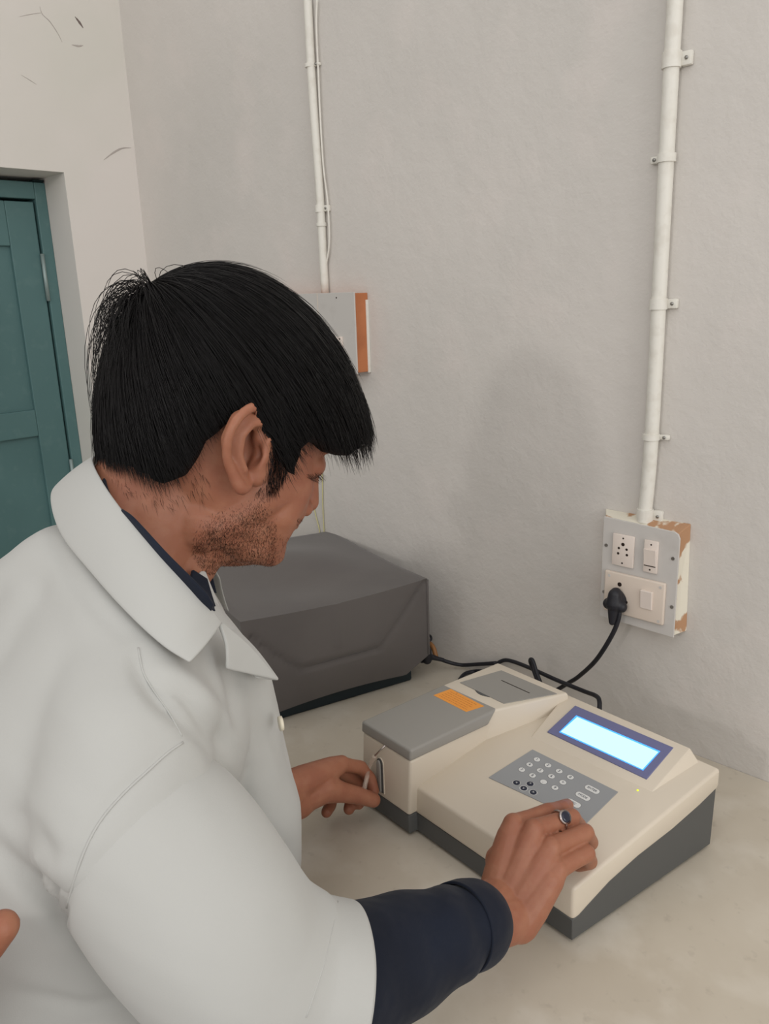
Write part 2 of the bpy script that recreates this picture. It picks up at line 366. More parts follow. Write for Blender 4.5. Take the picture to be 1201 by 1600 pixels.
disc(-.508,.221,yf-.006,.0028,HOLE,'pin_hole',pp,.0004)
link('rocker',bm_mesh(hexa([(-.4855,yf-.008,.219),(-.468,yf-.008,.219),(-.468,yf-.005,.219),(-.4855,yf-.005,.219),(-.4855,yf-.0105,.2465),(-.468,yf-.0105,.2465),(-.468,yf-.005,.2465),(-.4855,yf-.005,.2465)],.001)),IVORY,pp,False)
for x,z in ((-.536,.2555),(-.458,.2555),(-.458,.205)): disc(x,z,yf-.006,.0022,BOARD,'screw_cap',pp,.0003)

lb=thing('switchboard','switchboard behind the head with grey front and orange wooden side','switchboard',(-1.15,YB,.52))
y2=float(onx(554,520,-1.052)[1]); 
link('backbox',bm_mesh(box(-1.30,-1.052,y2+.003,YB,.523,.662,.001)),WOODO,lb,False)
link('faceplate',bm_mesh(box(-1.302,-1.050,y2,y2+.003,.521,.664,.0006)),BOARD,lb,False)
s2=link('rocker_switch',bm_mesh(box(-1.115,-1.083,y2-.004,y2,.545,.587,.001)),IVORY,lb,False); autosmooth(s2)
disc(-1.088,.583,y2-.004,.0012,HOLE,'screw',s2,.0004); disc(-1.096,.655,y2,.0014,HOLE,'screw',lb,.0005)
link('paint_strip',bm_mesh(box(-1.053,-1.0495,YB-.006,YB,.521,.65,.001)),PVC,lb,False)
link('panel_seam',bm_mesh(box(-1.149,-1.1478,y2-.0004,y2,.521,.664)),IVORYD,lb,False)
YG=mat('yellowed_wire',srgb(196,190,140),.5,.3)
for pts in ([(484,720),(486,765),(491,800),(498,828),(502,858)],[(503,745),(504,790),(506,830),(508,870)]):
    pass
w1=cable('thin_wire',[ony(x,y,YB-.003) for x,y in [(478,600),(484,720),(487,775),(493,805),(499,830),(503,870)]],.0011,YG); tag(w1,'yellowish wire below the left switchboard, nearer the nose','wire')
w2=cable('thin_wire',[ony(x,y,YB-.003) for x,y in [(497,600),(503,740),(504,790),(506,830),(508,880)]],.0011,YG); tag(w2,'yellowish wire below the left switchboard, the one further right','wire')

# ------------------------------------------------------------------ covered instrument
C0=onz(439,1140)*A3(1,1,0); HC=.187
cvx=A3(.283,.959,0); cvx=(A3(-.856,.950,0)-A3(-.948,.633,0)); cvx/=np.linalg.norm(cvx); cvn=A3(-cvx[1],cvx[0],0)  # n: away from camera (to the left)
B0=A3(-.948,.633,0)
ci=thing('covered_instrument','boxy instrument under a dark grey dust cover on the counter','instrument',B0+cvx*.15+cvn*.16)
Lc,Wc=.335,.36
# cover as a fine grid shell: four sides and a top, pressed with fold lines
def cover_mesh():
    V=[];Fc=[];N=44;K=30
    per=[]
    c=[B0,B0+cvx*Lc,B0+cvx*(Lc-.01)+cvn*Wc,B0+cvn*Wc]
    def ringpt(t,h):
        i=int(t)%4; f=t-int(t); return c[i]*(1-f)+c[(i+1)%4]*f
    n4=4*N
    for k in range(K+1):
        z=HC*k/K
        for q in range(n4):
            t=q/N; i=int(t); f=t-i
            p=ringpt(t,z); d=A3(0,0,0)
            out=[-cvn,cvx,cvn,-cvx][i]
            v=k/K
            bul=.006*math.sin(math.pi*f)*math.sin(math.pi*v*.9)
            if i==0:   # camera facing side: hexagonal press folds
                fx=f; 
                a=abs(v-.42+.05*math.sin(fx*3)); b=-.007*math.exp(-(a/.025)**2)*(1 if .25<fx<.72 else 0)
                l1=abs((v-.42)-(fx-.72)*2.1)/2.3; b+=-.006*math.exp(-(l1/.014)**2)*(1 if .72<=fx<.99 else 0)
                l2=abs((v-.42)+(fx-.25)*2.0)/2.2; b+=-.006*math.exp(-(l2/.014)**2)*(1 if .03<fx<=.25 else 0)
                bul+=b+.003*math.exp(-((fx-.48)/.02)**2)*(v>.5)
                hem=.018*(f<.0)+.014+.012*math.sin(f*math.pi)*0
                z0=.014+.010*math.sin(math.pi*f)+.030*max(0,(f-.86)/.14)
                zz=z0+(HC-z0)*v
            else:
                z0=(.012+.032*max(0,1-f*5)) if i==1 else .012+.002*(i==3)
                zz=z0+(HC-z0)*v
            sag=-.006*math.sin(math.pi*f)*(v**6)
            V.append(A3(p[0],p[1],zz+sag)+out*bul)
    for k in range(K):
        for q in range(n4):
            a=k*n4+q;b=k*n4+(q+1)%n4; Fc.append((a,b,b+n4,a+n4))
    # top grid
    base=len(V); G=N
    idx={}
    def edge(i,j):
        if j==0: return K*n4+i
        if i==G: return K*n4+G+j
        if j==G: return K*n4+2*G+(G-i)
        if i==0: return K*n4+3*G+(G-j)
        return None
    for i in range(G+1):
        for j in range(G+1):
            e=edge(i,j)
            if e is None or (i==0 and j==0):
                if i==0 and j==0: idx[i,j]=K*n4; continue
                u=i/G;w_=j/G
                p=c[0]*(1-u)*(1-w_)+c[1]*u*(1-w_)+c[2]*u*w_+c[3]*(1-u)*w_
                z=HC-.006*math.sin(math.pi*u)*(1-w_)-.006*math.sin(math.pi*w_)*0
                z+= .020*math.exp(-((w_-.62)/.28)**2)*math.sin(math.pi*u)**1 + .004*math.sin(6*u+9*w_)*math.sin(math.pi*u)*math.sin(math.pi*w_)
                V.append(A3(p[0],p[1],z)); idx[i,j]=len(V)-1
            else: idx[i,j]=e%(K*n4+n4) if e<K*n4+n4 else K*n4
    for i in range(G):
        for j in range(G): Fc.append((idx[i,j],idx[i+1,j],idx[i+1,j+1],idx[i,j+1]))
    return pym(V,Fc)
cv=link('dust_cover',cover_mesh(),COVER,ci); autosmooth(cv,50)
q0,q1=B0+cvx*.008+cvn*.008,B0+cvx*(Lc-.03)+cvn*.008
link('instrument_base',bm_mesh(hexa([q0,q1,q1+cvn*(Wc-.03),q0+cvn*(Wc-.03)]+[p+A3(0,0,.17) for p in (q0,q1,q1+cvn*(Wc-.03),q0+cvn*(Wc-.03))],.004)),DARKT,ci,False)
sp=[B0+cvx*Lc-cvn*.0005+A3(0,0,z) for z in (.046,.08,.14,HC-.002)]
V,Fc=sweep(sp,.0022,n=8,up=(1,0,0)); link('seam_binding',pym(V,Fc),COVER,cv)

# ------------------------------------------------------------------ analyser
O=onz(893,1477); an=math.radians(-5.5)
ex=A3(math.cos(an),math.sin(an),0); ey=A3(-math.sin(an),math.cos(an),0)
ML=Matrix(((ex[0],ey[0],0,O[0]),(ex[1],ey[1],0,O[1]),(0,0,1,0),(0,0,0,1)))
def Wd(x,y,z): return O+ex*x+ey*y+A3(0,0,z)
an_t=thing('analyser','cream benchtop analyser with lit blue display, keypad and grey lid','analyser',Wd(-.15,.12,0))
def loc_link(name,bm,m,parent,sm=True,ang=35):
    me=bm_mesh(bm); me.transform(ML); o=link(name,me,m,parent,False)
    if sm: autosmooth(o,ang)
    return o
def sidex(y): return .08*y
TOPZ=lambda y:.069+.15*y
def topz_prism(prof,x0f,x1f,bev,seg=3):
    """profile (y,z) list, side planes x0f(y), x1f(y)"""
    bm=bmesh.new(); a=[bm.verts.new((x0f(y),y,z)) for y,z in prof]; b=[bm.verts.new((x1f(y),y,z)) for y,z in prof]; n=len(prof)
    bm.faces.new(a); bm.faces.new(b[::-1])
    for i in range(n): bm.faces.new((a[i],b[i],b[(i+1)%n],a[(i+1)%n]))
    bmesh.ops.recalc_face_normals(bm,faces=bm.faces)
    if bev: bmesh.ops.bevel(bm,geom=[e for e in bm.edges if e.calc_face_angle(0)>.5],offset=bev,segments=seg,affect='EDGES',profile=.5,clamp_overlap=True)
    return bm
low=[(0.0,.030),(.010,.0305),(.03,.038),(.057,.0475),(.104,.0565),(.165,.0625),(.215,.0715),(.252,.081)]
shell=low[:1]+[(0.0,.069)]+[(.252,TOPZ(.252))]+low[::-1][:-1]
loc_link('main_housing',topz_prism(shell,lambda y:-.245,sidex,.004),SHELL,an_t)
basep=[(.0012,.004),(.0012,.0302)]+[(y,z+.0005) for y,z in low[1:-1]]+[(.248,.082),(.246,.004)]
loc_link('base',topz_prism(basep,lambda y:-.24,lambda y:sidex(y)-.0012,.0008,1),BASE,an_t)
# sample compartment housing and its base
xb=lambda y:-.235+.115*max(0,y)
bmx=hexa([(-.333,-.0124,.0315),(-.239,-.0124,.0315),(-.231,.16,.0315),(-.333,.16,.0315),(-.327,-.0124,.112),(-.2335,-.0124,.112),(-.2305,.16,.112),(-.327,.16,.112)],.004)
loc_link('sample_housing',bmx,SHELL,an_t)
bmx=hexa([(-.328,.0,.10),(-.2315,.0,.10),(-.204,.1,.10),(-.328,.1,.10)]+[(-.328,.0,.1265),(-.2315,.0,.1265),(-.204,.1,.1265),(-.328,.1,.1265)],.003); bmx.free()
bmx=hexa([(-.333,.110,.0315),(-.234,.110,.0315),(-.180,.247,.0315),(-.333,.247,.0315),(-.327,.118,.127),(-.2345,.118,.127),(-.192,.240,.127),(-.320,.240,.127)],.003)
loc_link('printer_housing',bmx,SHELL,an_t)
bmx=hexa([(-.331,-.011,.004),(-.240,-.011,.004),(-.215,.245,.004),(-.331,.245,.004),(-.3315,-.0114,.0318),(-.2405,-.0114,.0318),(-.216,.245,.0318),(-.3315,.245,.0318)],.003)
loc_link('sample_base',bmx,BASE,an_t)
# grey lid, with the tongue that steps over the housing side
lidp=hexa([(-.3285,-.0135,.1115),(-.2335,-.0135,.1115),(-.2260,.118,.1115),(-.3285,.132,.1115),(-.3275,-.0130,.1275),(-.2320,-.0130,.1275),(-.2285,.1375,.1275),(-.3255,.1340,.1275)],.0032,4)
ld=loc_link('sample_lid',lidp,LID,an_t)
def plate(pts,z,th,m,name,parent,bev=0):
    """flat plate in local coordinates lying on height z"""
    bm=hexa([(p[0],p[1],z) for p in pts]+[(p[0],p[1],z+th) for p in pts],bev,1); return loc_link(name,bm,m,parent,False)
lab=plate([(-.3126,.1013),(-.2508,.1016),(-.245,.1296),(-.3092,.131)],.1275,.0003,ORANGE,'warning_label',ld)
for r_ in range(5):
    y=.106+r_*.0048; random.seed(r_); x=-.306
    while x<-.256:
        wd=.002+.005*random.random(); bm=box(x,min(x+wd,-.254),y,y+.0012,.1277,.1279); loc_link('print',bm,ORANGEI,lab,False) if False else None; x+=wd+.0015
pr=bmesh.new(); random.seed(3)
for r_ in range(5):
    y=.106+r_*.0046; x=-.3065+.0007*r_
    while x<-.257:
        wd=.0015+.004*random.random(); pr.from_mesh(bm_mesh(box(x,min(x+wd,-.254),y,y+.0010,.1277,.12785))); x+=wd+.0012
pr.from_mesh(bm_mesh(box(-.2955,-.2935,.1275,.1295,.1277,.12785)))
loc_link('label_print',pr,ORANGEI,lab,False)
# printer flap
fl=plate([(-.3139,.1535),(-.2316,.1537),(-.2000,.226),(-.2986,.2234)],.1268,.0012,LID,'printer_flap',an_t,.0004)
loc_link('paper_slot',box(-.2775,-.2265,.1992,.2006,.1279,.1282),HOLE,fl,False)
V=[];bmq=bmesh.new()
arc=[(-.285+.028*t,.1537-.0045*math.sin(math.pi*t)) for t in np.linspace(0,1,9)]
bmq=prism(arc,.1269,.1277); loc_link('finger_notch',bmq,BASE,fl,False)
# cuvette slot on the front of the sample housing
arch=[(-.2982,.040)]+[(-.2982+.0065-.0065*math.cos(a),.083+.0075*math.sin(a)) for a in np.linspace(0,math.pi,10)]+[(-.2852,.040)]
b=prism(arch,-.0135,-.0122,axis=1); loc_link('slot_rim',b,SHELL,an_t,False)
arch2=[(-.2972,.041)]+[(-.2972+.0055-.0055*math.cos(a),.083+.0065*math.sin(a)) for a in np.linspace(0,math.pi,10)]+[(-.2862,.041)]
slot=loc_link('aspiration_lever',prism(arch2,-.0142,-.0130,axis=1),BASE,an_t,False)
arch3=[(-.2962,.042)]+[(-.2962+.0035-.0035*math.cos(a),.082+.005*math.sin(a)) for a in np.linspace(0,math.pi,10)]+[(-.2892,.042)]
loc_link('lever_face',prism(arch3,-.0162,-.0140,.001,2,axis=1),LID,slot)
nz=cable('aspiration_nozzle',[Wd(-.2815,-.011,.1125),Wd(-.284,-.018,.107),Wd(-.2905,-.022,.0975)],.0011,SILVER,an_t)
# display wedge
wedge=hexa([(-.192,.158,TOPZ(.158)-.004),(-.0165,.166,TOPZ(.166)-.004),(-.0015,.2475,TOPZ(.2475)-.004),(-.202,.2475,TOPZ(.2475)-.004),
            (-.190,.160,TOPZ(.160)+.0003),(-.0175,.169,TOPZ(.169)+.0003),(-.0155,.2450,.1205),(-.200,.2450,.1205)],.0015,3)
loc_link('display_hood',wedge,SHELL,an_t)
# bezel plane
def BZ(px,py,lift=0,tz=.345,y0=.18,z0=.0975):
    d=ray(px,py); n=-tz*ey+A3(0,0,1); q=O+y0*ey+A3(0,0,z0+lift); return CAM+d*(((q-CAM)@n)/(d@n))
_a=[Wd(-.190,.160,TOPZ(.160)+.0003),Wd(-.0175,.169,TOPZ(.169)+.0003),Wd(-.2,.245,.1205),Wd(-.0155,.2450,.1205)]
nb=np.cross(_a[1]-_a[0],_a[2]-_a[0]); nb/=np.linalg.norm(nb)
def onface(px,py,lift=0):
    d=ray(px,py); q=_a[0]+nb*lift; return CAM+d*(((q-CAM)@nb)/(d@nb))
def slab(cor,lift,th,m,name,parent,fn=onface,nn=None,bev=0):
    nn=nb if nn is None else nn; p=[fn(*c,lift) for c in cor]; bm=hexa([a-nn*.0 for a in p]+[a+nn*th for a in p],bev,2)
    return link(name,bm_mesh(bm),m,parent,False)
bz=slab([(855,1145.5),(1010,1219.5),(1052.5,1170.5),(898.7,1104.5)],-.001,.0028,BEZEL,'display_bezel',an_t,bev=.0006)
rim=slab([(873.5,1144),(1004.5,1204),(1031,1174),(900,1118)],.0018,.0003,SCREENB,'screen_rim',bz)
slab([(876,1143.2),(1003.5,1202),(1028,1175.2),(901.5,1120.5)],.0021,.0003,SCREEN,'screen',rim)
# keypad
nk=np.cross(ex,ey+A3(0,0,.15)); nk/=np.linalg.norm(nk)
def ontop(px,py,lift=0):
    d=ray(px,py); q=Wd(0,0,.069)+nk*lift; return CAM+d*(((q-CAM)@nk)/(d@nk))
kp=slab([(763,1215.5),(908+8,1281+6),(965.5,1238),(831.7,1171.7)],.0001,.0009,PANEL,'keypad',an_t,ontop,nk,.0003)
ka=(ex+A3(0,0,0)); kb=np.cross(nk,ka); kb/=np.linalg.norm(kb)
def keydisc(px,py,ra,rb,m,name,lift=.0008,th=.0006,stad=0):
    c=ontop(px,py,lift); pts=[]
    for t in np.linspace(0,2*math.pi,24,endpoint=False):
        pts.append(((ra if not stad else ra)*math.cos(t)+(math.copysign(stad,math.cos(t)) if stad else 0),rb*math.sin(t)))
    bm=prism(pts,0,th,.0002,1); Mx=Matrix([[ka[i],kb[i],nk[i],c[i]] for i in range(3)]+[[0,0,0,1]]); xf(bm,Mx)
    o=link(name,bm_mesh(bm),m,kp,False); return o,c
def keytext(s,c,size,parent,m=INK,dz=.0007):
    Mx=Matrix([[ka[i],kb[i],nk[i],c[i]+nk[i]*dz] for i in range(3)]+[[0,0,0,1]]); return text(s,size,None,Mx,m,'key_print',parent)
Z=lambda a,b:(780+a/6.005,1150+b/6.005)
wk=[(352,222,'1'),(455,277,'2'),(560,332,'3'),(665,388,'0'),(283,270,'4'),(382,325,'5'),(488,380,'6'),(595,437,'+'),(210,318,'7'),(310,372,'8'),(414,432,'.'),(521,487,'9')]
for a,b,s in wk:
    ring,c=keydisc(*Z(a,b),.0048,.0042,BASE,'key_ring',.0007,.0004); o,c=keydisc(*Z(a,b),.0043,.0037,KEYW,'key'); keytext(s,c,.0052,o)
hl=[Z(160,440),Z(288,450),Z(228,492),Z(317,530)]
for p in hl: keydisc(*p,.0056,.0049,KEYW,'arrow_surround',.0007,.0003)
for (p,s) in zip(hl,('<','^','v','>')):
    o,c=keydisc(*p,.0043,.0037,KEYD,'arrow_key'); keytext(s,c,.0055,o,KEYW)
for (a,b,s) in ((870,503,'ENTER'),(782,567,'MODE'),(693,632,'ESC')):
    keydisc(*Z(a,b),.0045,.0047,BASE,'key_ring',.0007,.0004,.0055); o,c=keydisc(*Z(a,b),.004,.0042,KEYW,'function_key',stad=.0055); keytext(s,c,.0043,o)
c=ontop(996,1235,.0); V,Fc=sweep([c,c+nk*.0008],.0011,n=12,up=(0,1,0)); link('power_led',pym(V,Fc),LED,an_t)
for (x,y) in ((-.012,.02),(-.012,.23),(-.31,.01),(-.31,.22),(-.2,.02)):
    V,Fc=sweep([Wd(x,y,0),Wd(x,y,.006)],.007,n=16,up=(0,1,0)); link('rubber_foot',pym(V,Fc),BLACK,an_t)

# ------------------------------------------------------------------ cords and plug
tg=thing('power_plug','black three pin plug pushed into the right switchboard, its cord hanging down','plug',(-.523,yf-.006,.215))
pc=A3(-.5195,yf-.006,.2225)
V,Fc=join([caps([(pc+A3(0,-.012,.010),.0095),(pc+A3(0,-.012,-.003),.0125)]),caps([(pc+A3(-.010,-.010,-.006),.0085),(pc+A3(.010,-.010,-.006),.0085)]),caps([(pc+A3(0,-.009,.012),.0085),(pc+A3(0,-.001,.0),.013)]),caps([(pc+A3(0,-.014,-.010),.0085),(pc+A3(0,-.016,-.030),.0050)])])
link('plug_body',remesh((V,Fc),.001,6),BLACK,tg)
cable('cord',[ony(965,948,.985),ony(967,962,.984),ony(957,990,.982),ony(932,1030,.985),ony(905,1056,1.0),ony(888,1067,1.012),ony(870,1078,1.015)],.0034,BLACK,tg)
cc=an_t
cable('power_cord',[ony(772,1052,1.0),ony(775,1041,1.015),ony(781,1034,1.02),ony(795,1032,1.02),ony(826,1043,1.015),ony(868,1062,1.005),ony(912,1080,.99),ony(930,1087,.975),ony(936,1095,.96),ony(936,1114,.945)],.0034,BLACK,cc)
cable('cord_loop',[ony(842,1072,.985),ony(835,1052,1.0),ony(828,1033,1.0),ony(832,1032,.995),ony(838,1050,.99),ony(846,1072,.98)],.0032,BLACK,cc)
c2=ci
e0=onz(667,1026,.032)
V,Fc=join([caps([(e0+A3(0,.0,.012),.0085),(e0+A3(0,0,-.006),.0085)]),caps([(e0+A3(-.010,-.002,.010),.0085),(e0+A3(-.010,-.002,-.006),.0085)]),caps([(e0+A3(0,0,.002),.006),(onz(686,1030,.023),.0040),(onz(692,1031,.021),.0036)])])
link('connector',remesh((V,Fc),.0012,5),BLACK,c2)
cable('power_cord',[onz(684,1029,.022),onz(705,1036,.014),ony(722,1039,1.018),ony(745,1038,1.02),ony(775,1036,1.02)],.0034,BLACK,c2)
cable('power_cord',[onz(718,1062,.004),onz(726,1053,.004),onz(742,1049,.005),ony(760,1049,1.012),ony(782,1049,1.01)],.0034,BLACK,c2)
c3=cable('cord_stub',[onz(655,990,.055),onz(666,991,.056),onz(673,995,.054),onz(671,1001,.05),onz(655,1003,.048)],.0022,BLACK); tag(c3,'small black wire loop poking out behind the dust cover','wire')
b3=cable('brown_ring',[onz(657,1004,.04),onz(670,1005,.04),onz(677,1013,.034),onz(681,1027,.02)],.0045,BROWN); tag(b3,'tan plastic strap behind the black connector, beside the dust cover','strap')

# ------------------------------------------------------------------ PERSON
HQ=A3(-.632,.418,.525); yaw,pit,rol=map(math.radians,(16,26,4)); HS=1.04
Fh=A3(math.sin(yaw),math.cos(yaw),0); Zu=A3(0,0,1); Rr=A3(math.cos(yaw),-math.sin(yaw),0)
hf=Fh*math.cos(pit)-Zu*math.sin(pit); hu=Fh*math.sin(pit)+Zu*math.cos(pit); hr=Rr*math.cos(rol)+hu*math.sin(rol); hu=np.cross(hr,hf)
HM=np.array([hf,-hr,hu])                       # rows: forward, left, up
def hw(p,s=HS): return HQ+np.asarray(p,dtype=float)*s@HM
def toh(w): return (np.asarray(w)-HQ)@HM.T/HS
person=thing('person','young man in a white lab coat bending over the analyser, pressing its keypad','person',(-.70,.2,ZF))
EP=dict(cx=.0237,cz=.0017,ax=.1307,az=.1741,ti=.6317,ay=.0925); ti_=EP['ti']
RT=np.array([[math.cos(ti_),0,math.sin(ti_)],[0,1,0],[-math.sin(ti_),0,math.cos(ti_)]]); AX=A3(EP['ax'],EP['ay'],EP['az'])
pole=A3(-.3,0,.954); pole/=np.linalg.norm(pole); e1=A3(pole[2],0,-pole[0]); e2=A3(0,-1,0)
TAB=[(0,1.94),(44,1.93),(58,1.88),(67,1.77),(70,1.68),(74,1.62),(80,1.62),(86,1.67),(88.5,1.71),(90.5,1.46),(92,1.26),(97,1.22),(100,1.23),(108,1.24),(114,1.24),(121,1.29),(131,1.335),(138,1.32),(144,1.24),(156,1.14),(171,1.09),(180,1.05)]
ta=np.array([t[0] for t in TAB]); tl=np.array([t[1] for t in TAB])
def HL(al): return np.interp(abs(((al+180)%360)-180),ta,tl)
secs=[(-.117,.072,.046,.012),(-.113,.084,.022,.026),(-.103,.092,.004,.037),(-.09,.093,-.015,.046),(-.075,.090,-.03,.053),(-.06,.0925,-.045,.058),(-.04,.095,-.07,.064),(-.02,.0935,-.085,.068),(0,.091,-.094,.071),(.02,.090,-.099,.073),(.038,.098,-.101,.0745),(.07,.097,-.101,.077),(.10,.082,-.092,.071),(.12,.058,-.072,.055),(.133,.02,-.04,.03)]
def head_shell():
    s=spline(secs,4); V=[];Fc=[];n=56
    th=np.linspace(0,2*np.pi,n,endpoint=False)
    for z,xf_,xb_,w in s:
        xc=(xf_*.45+xb_*.55) if z>-.07 else (xf_+xb_)/2
        for t in th:
            c,sn=math.cos(t),math.sin(t); ax=xf_-xc if c>0 else xc-xb_
            e=2/2.35 if c>0 else 1.0
            V.append(A3(xc+ax*math.copysign(abs(c)**e,c),w*math.copysign(abs(sn)**(e if c>0 else 1),sn),z))
    N=len(s)
    for i in range(N-1):
        for j in range(n): a=i*n+j;b=i*n+(j+1)%n; Fc.append((a,b,b+n,a+n))
    V.append(A3((s[0][1]+s[0][2])/2,0,s[0][0]-.002)); V.append(A3(-.01,0,s[-1][0]+.003)); c0=len(V)-2
    for j in range(n): Fc.append((c0,(j+1)%n,j)); Fc.append((c0+1,(N-1)*n+j,(N-1)*n+(j+1)%n))
    return V,Fc
hp=[head_shell()]
hp.append(caps([(A3(.088,0,.026),.0085),(A3(.097,0,-.004),.0085),(A3(.1035,0,-.022),.0092),(A3(.094,0,-.030),.010)]))
for s in (-1,1):
    hp.append(caps([(A3(.096,s*.010,-.028),.0072),(A3(.094,s*.014,-.030),.0075)]))
    hp.append(caps([(A3(.060,s*.036,-.012),.022),(A3(.054,s*.037,-.045),.025),(A3(.06,s*.026,-.08),.022)],24)); hp.append(caps([(A3(.060,s*.036,-.012),.022),(A3(.03,s*.046,-.03),.024),(A3(.015,s*.045,-.06),.021),(A3(.06,s*.026,-.08),.022)],24))   # cheek
    hp.append(caps([(A3(.088,s*.015,.038),.013),(A3(.075,s*.045,.036),.013)]))   # brow
    hp.append(caps([(A3(.0765,s*.032,.0115),.0135),(A3(.0745,s*.036,.0115),.013)]))   # closed lid bulge
    hp.append(caps([(A3(.004,s*.047,-.068),.016),(A3(.045,s*.034,-.088),.018),(A3(.074,s*.012,-.098),.018)],20)) # jaw line
    # ear
    y=.083; E=[]
    tilt=math.radians(10)
    def er(x,z,o=0):
        x2=x*math.cos(tilt)-z*math.sin(tilt); z2=x*math.sin(tilt)+z*math.cos(tilt); return A3(x2-.004,s*(y+o),z2)
    hel=[(.006,.004,.004,.0026),(.011,.016,.006,.0030),(.010,.029,.009,.0034),(.001,.0375,.013,.0038),(-.012,.037,.017,.0042),(-.024,.026,.020,.0043),(-.029,.010,.019,.0042),(-.026,-.006,.015,.0042),(-.017,-.019,.011,.0048),(-.008,-.029,.008,.0060),(-.001,-.027,.004,.0050)]
    hp.append(caps([(er(a,b,o),r) for a,b,o,r in [tuple(v) for v in spline(hel,3)]],10))
    hp.append(caps([(er(.003,.026,.008),.0030),(er(-.008,.024,.011),.0036),(er(-.016,.013,.012),.0038),(er(-.015,-.003,.010),.0040),(er(-.007,-.014,.008),.0042)],10))
    hp.append(caps([(er(.008,-.001,.005),.0048),(er(.006,-.010,.004),.0042)],10))
    hp.append(caps([(er(.008,.026,-.003),.0085),(er(.008,.012,-.003),.0095),(er(.010,-.004,-.003),.010),(er(.008,-.018,-.004),.010)],12))
    hp.append(caps([(er(.000,.030,.001),.0085),(er(-.015,.024,.003),.0095),(er(-.020,.008,.004),.0095),(er(-.015,-.008,.002),.0085),(er(-.006,-.022,.002),.0065)],12))
hp.append(caps([(A3(.0900,-.018,-.0545),.004),(A3(.0935,0,-.0525),.0055),(A3(.0900,.018,-.0545),.004)]))
hp.append(caps([(A3(.0885,-.015,-.0655),.004),(A3(.0905,0,-.0665),.0062),(A3(.0885,.015,-.0655),.004)]))
hp.append(caps([(A3(.078,-.01,-.097),.016),(A3(.078,.01,-.097),.016)]))
HV,HF=join(hp); HV=[hw(v if v[2]>-.035 or abs(v[1])>.078 else A3(v[0]-.004*min(1,(-.035-v[2])/.03),v[1],-.035+(v[2]+.035)*(1-.28*min(1,max(0,(v[0]-.005)/.06))))) for v in HV]
N0=A3(-.635,.318,.40)   # neck base
neck=caps([(P(312,815,.718),.030),(P(290,732,.745),.058),(P(240,812,.735),.0585),(P(212,870,.728),.054)],28)
nk2=caps([(P(235,760,.735),.052),(P(200,860,.715),.046)],24)
throat=caps([(P(345,838,.742),.027),(P(312,845,.735),.028),(P(285,885,.735),.030)],20)
me=remesh(join([(HV,HF),neck,nk2,throat]),.0019,7,.5)
# pressed features: eye sockets, ear canal, concha, philtrum
co,no=vget(me); h=toh(co)
def dent(c,r,dep):
    global co
    for s in (-1,1):
        d=np.linalg.norm((h-A3(c[0],s*c[1],c[2]))/np.array(r),axis=1); g=np.exp(-d**2)*dep; co=co-no*g[:,None]
dent((-.004,.087,.000),(.0050,.012,.0085),.010)
dent((-.001,.087,.018),(.0050,.01,.006),.003)
dent((.090,.012,.018),(.010,.010,.012),.003)
dent((.089,.0195,-.022),(.004,.006,.010),.0025)
dent((.094,.006,-.0365),(.004,.004,.003),.004)
dent((.0960,.016,-.0540),(.010,.014,.0022),.0025)
# the scalp stays under the hair
def hair_par(w):
    q=(toh(w)*HS-A3(EP['cx'],0,EP['cz']))@RT.T/AX; l=np.linalg.norm(q,axis=-1); u_=q/l[...,None]
    return q,l,np.degrees(np.arctan2(u_@e2,u_@e1)),np.arccos(np.clip(u_@pole,-1,1))
q_,l_,al_,s_=hair_par(co); k_=(l_>.93)&(s_<HL(al_)-.06)&(np.linalg.norm(toh(co),axis=1)<.2)
n_=q_.copy(); n_[k_]*=(.93/l_[k_])[:,None]; c2_=HQ+(A3(EP['cx'],0,EP['cz'])+(n_*AX)@RT)@HM; co[k_]=c2_[k_]
vset(me,co)
headme=me
# arms ---------------------------------------------------------------
WR=P(790,1420,.765); ER=P(400,1625,.565); SR=P(212,1165,.585)
WL=P(452,1243,.925); EL=A3(-.83,.40,.06); SL=A3(-.795,.405,.335)
def hand(mcp,fing,thumb,wrist,elbow,wr_r=(.030,.024)):
    """mcp: four knuckle points; fing: list of [pip,dip,tip]; thumb: chain"""
    parts=[]; d=(wrist-elbow)/np.linalg.norm(wrist-elbow); side=mcp[0]-mcp[3]; side=side-(side@d)*d; side/=np.linalg.norm(side)
    for i,m_ in enumerate(mcp):
        b=wrist+side*(.016-.0105*i)+d*.004
        mid=(b+m_)/2
        parts.append(caps([(b,.0195),(mid*.6+b*.4,.0185),(mid*.4+m_*.6,.0145),(m_,.0112)],16))
        parts.append(caps([(b*.4+mcp[min(i+1,3)]*.6,.012),(mid,.017)],12))
    R1=[.0088,.0094,.0094,.0090]
    for i,f in enumerate(fing):
        r=R1[i]; m_=mcp[i]
        parts.append(caps([(m_,.0102),((m_+f[0])/2,r*.98),(f[0],r*1.0),((f[0]+f[1])/2,r*.88),(f[1],r*.9),(f[2],r*.80)],16))
    parts.append(caps(thumb,16))
    parts.append(caps([(wrist-d*.10,.026),(wrist-d*.05,.027),(wrist-side*.009,.0235),],20))
    parts.append(caps([(wrist-d*.10,.026),(wrist-d*.04,.0265),(wrist+side*.009,.0235)],20))
    parts.append(caps([(elbow,.030),(elbow*.5+wrist*.5,.026),(wrist-d*.10,.026)],20))
    return parts
mR=[P(802,1288,.800),P(834,1296,.790),P(860,1324,.780),P(870,1358,.772)]
fR=[[P(856,1268,.828),P(878,1262,.852),P(886,1258,.872)],
    [P(893,1277,.820),P(904,1290,.846),P(893,1302,.862)],
    [P(914,1301,.806),P(922,1316,.830),P(902,1326,.850)],
    [P(916,1333,.792),P(921,1346,.815),P(900,1352,.835)]]
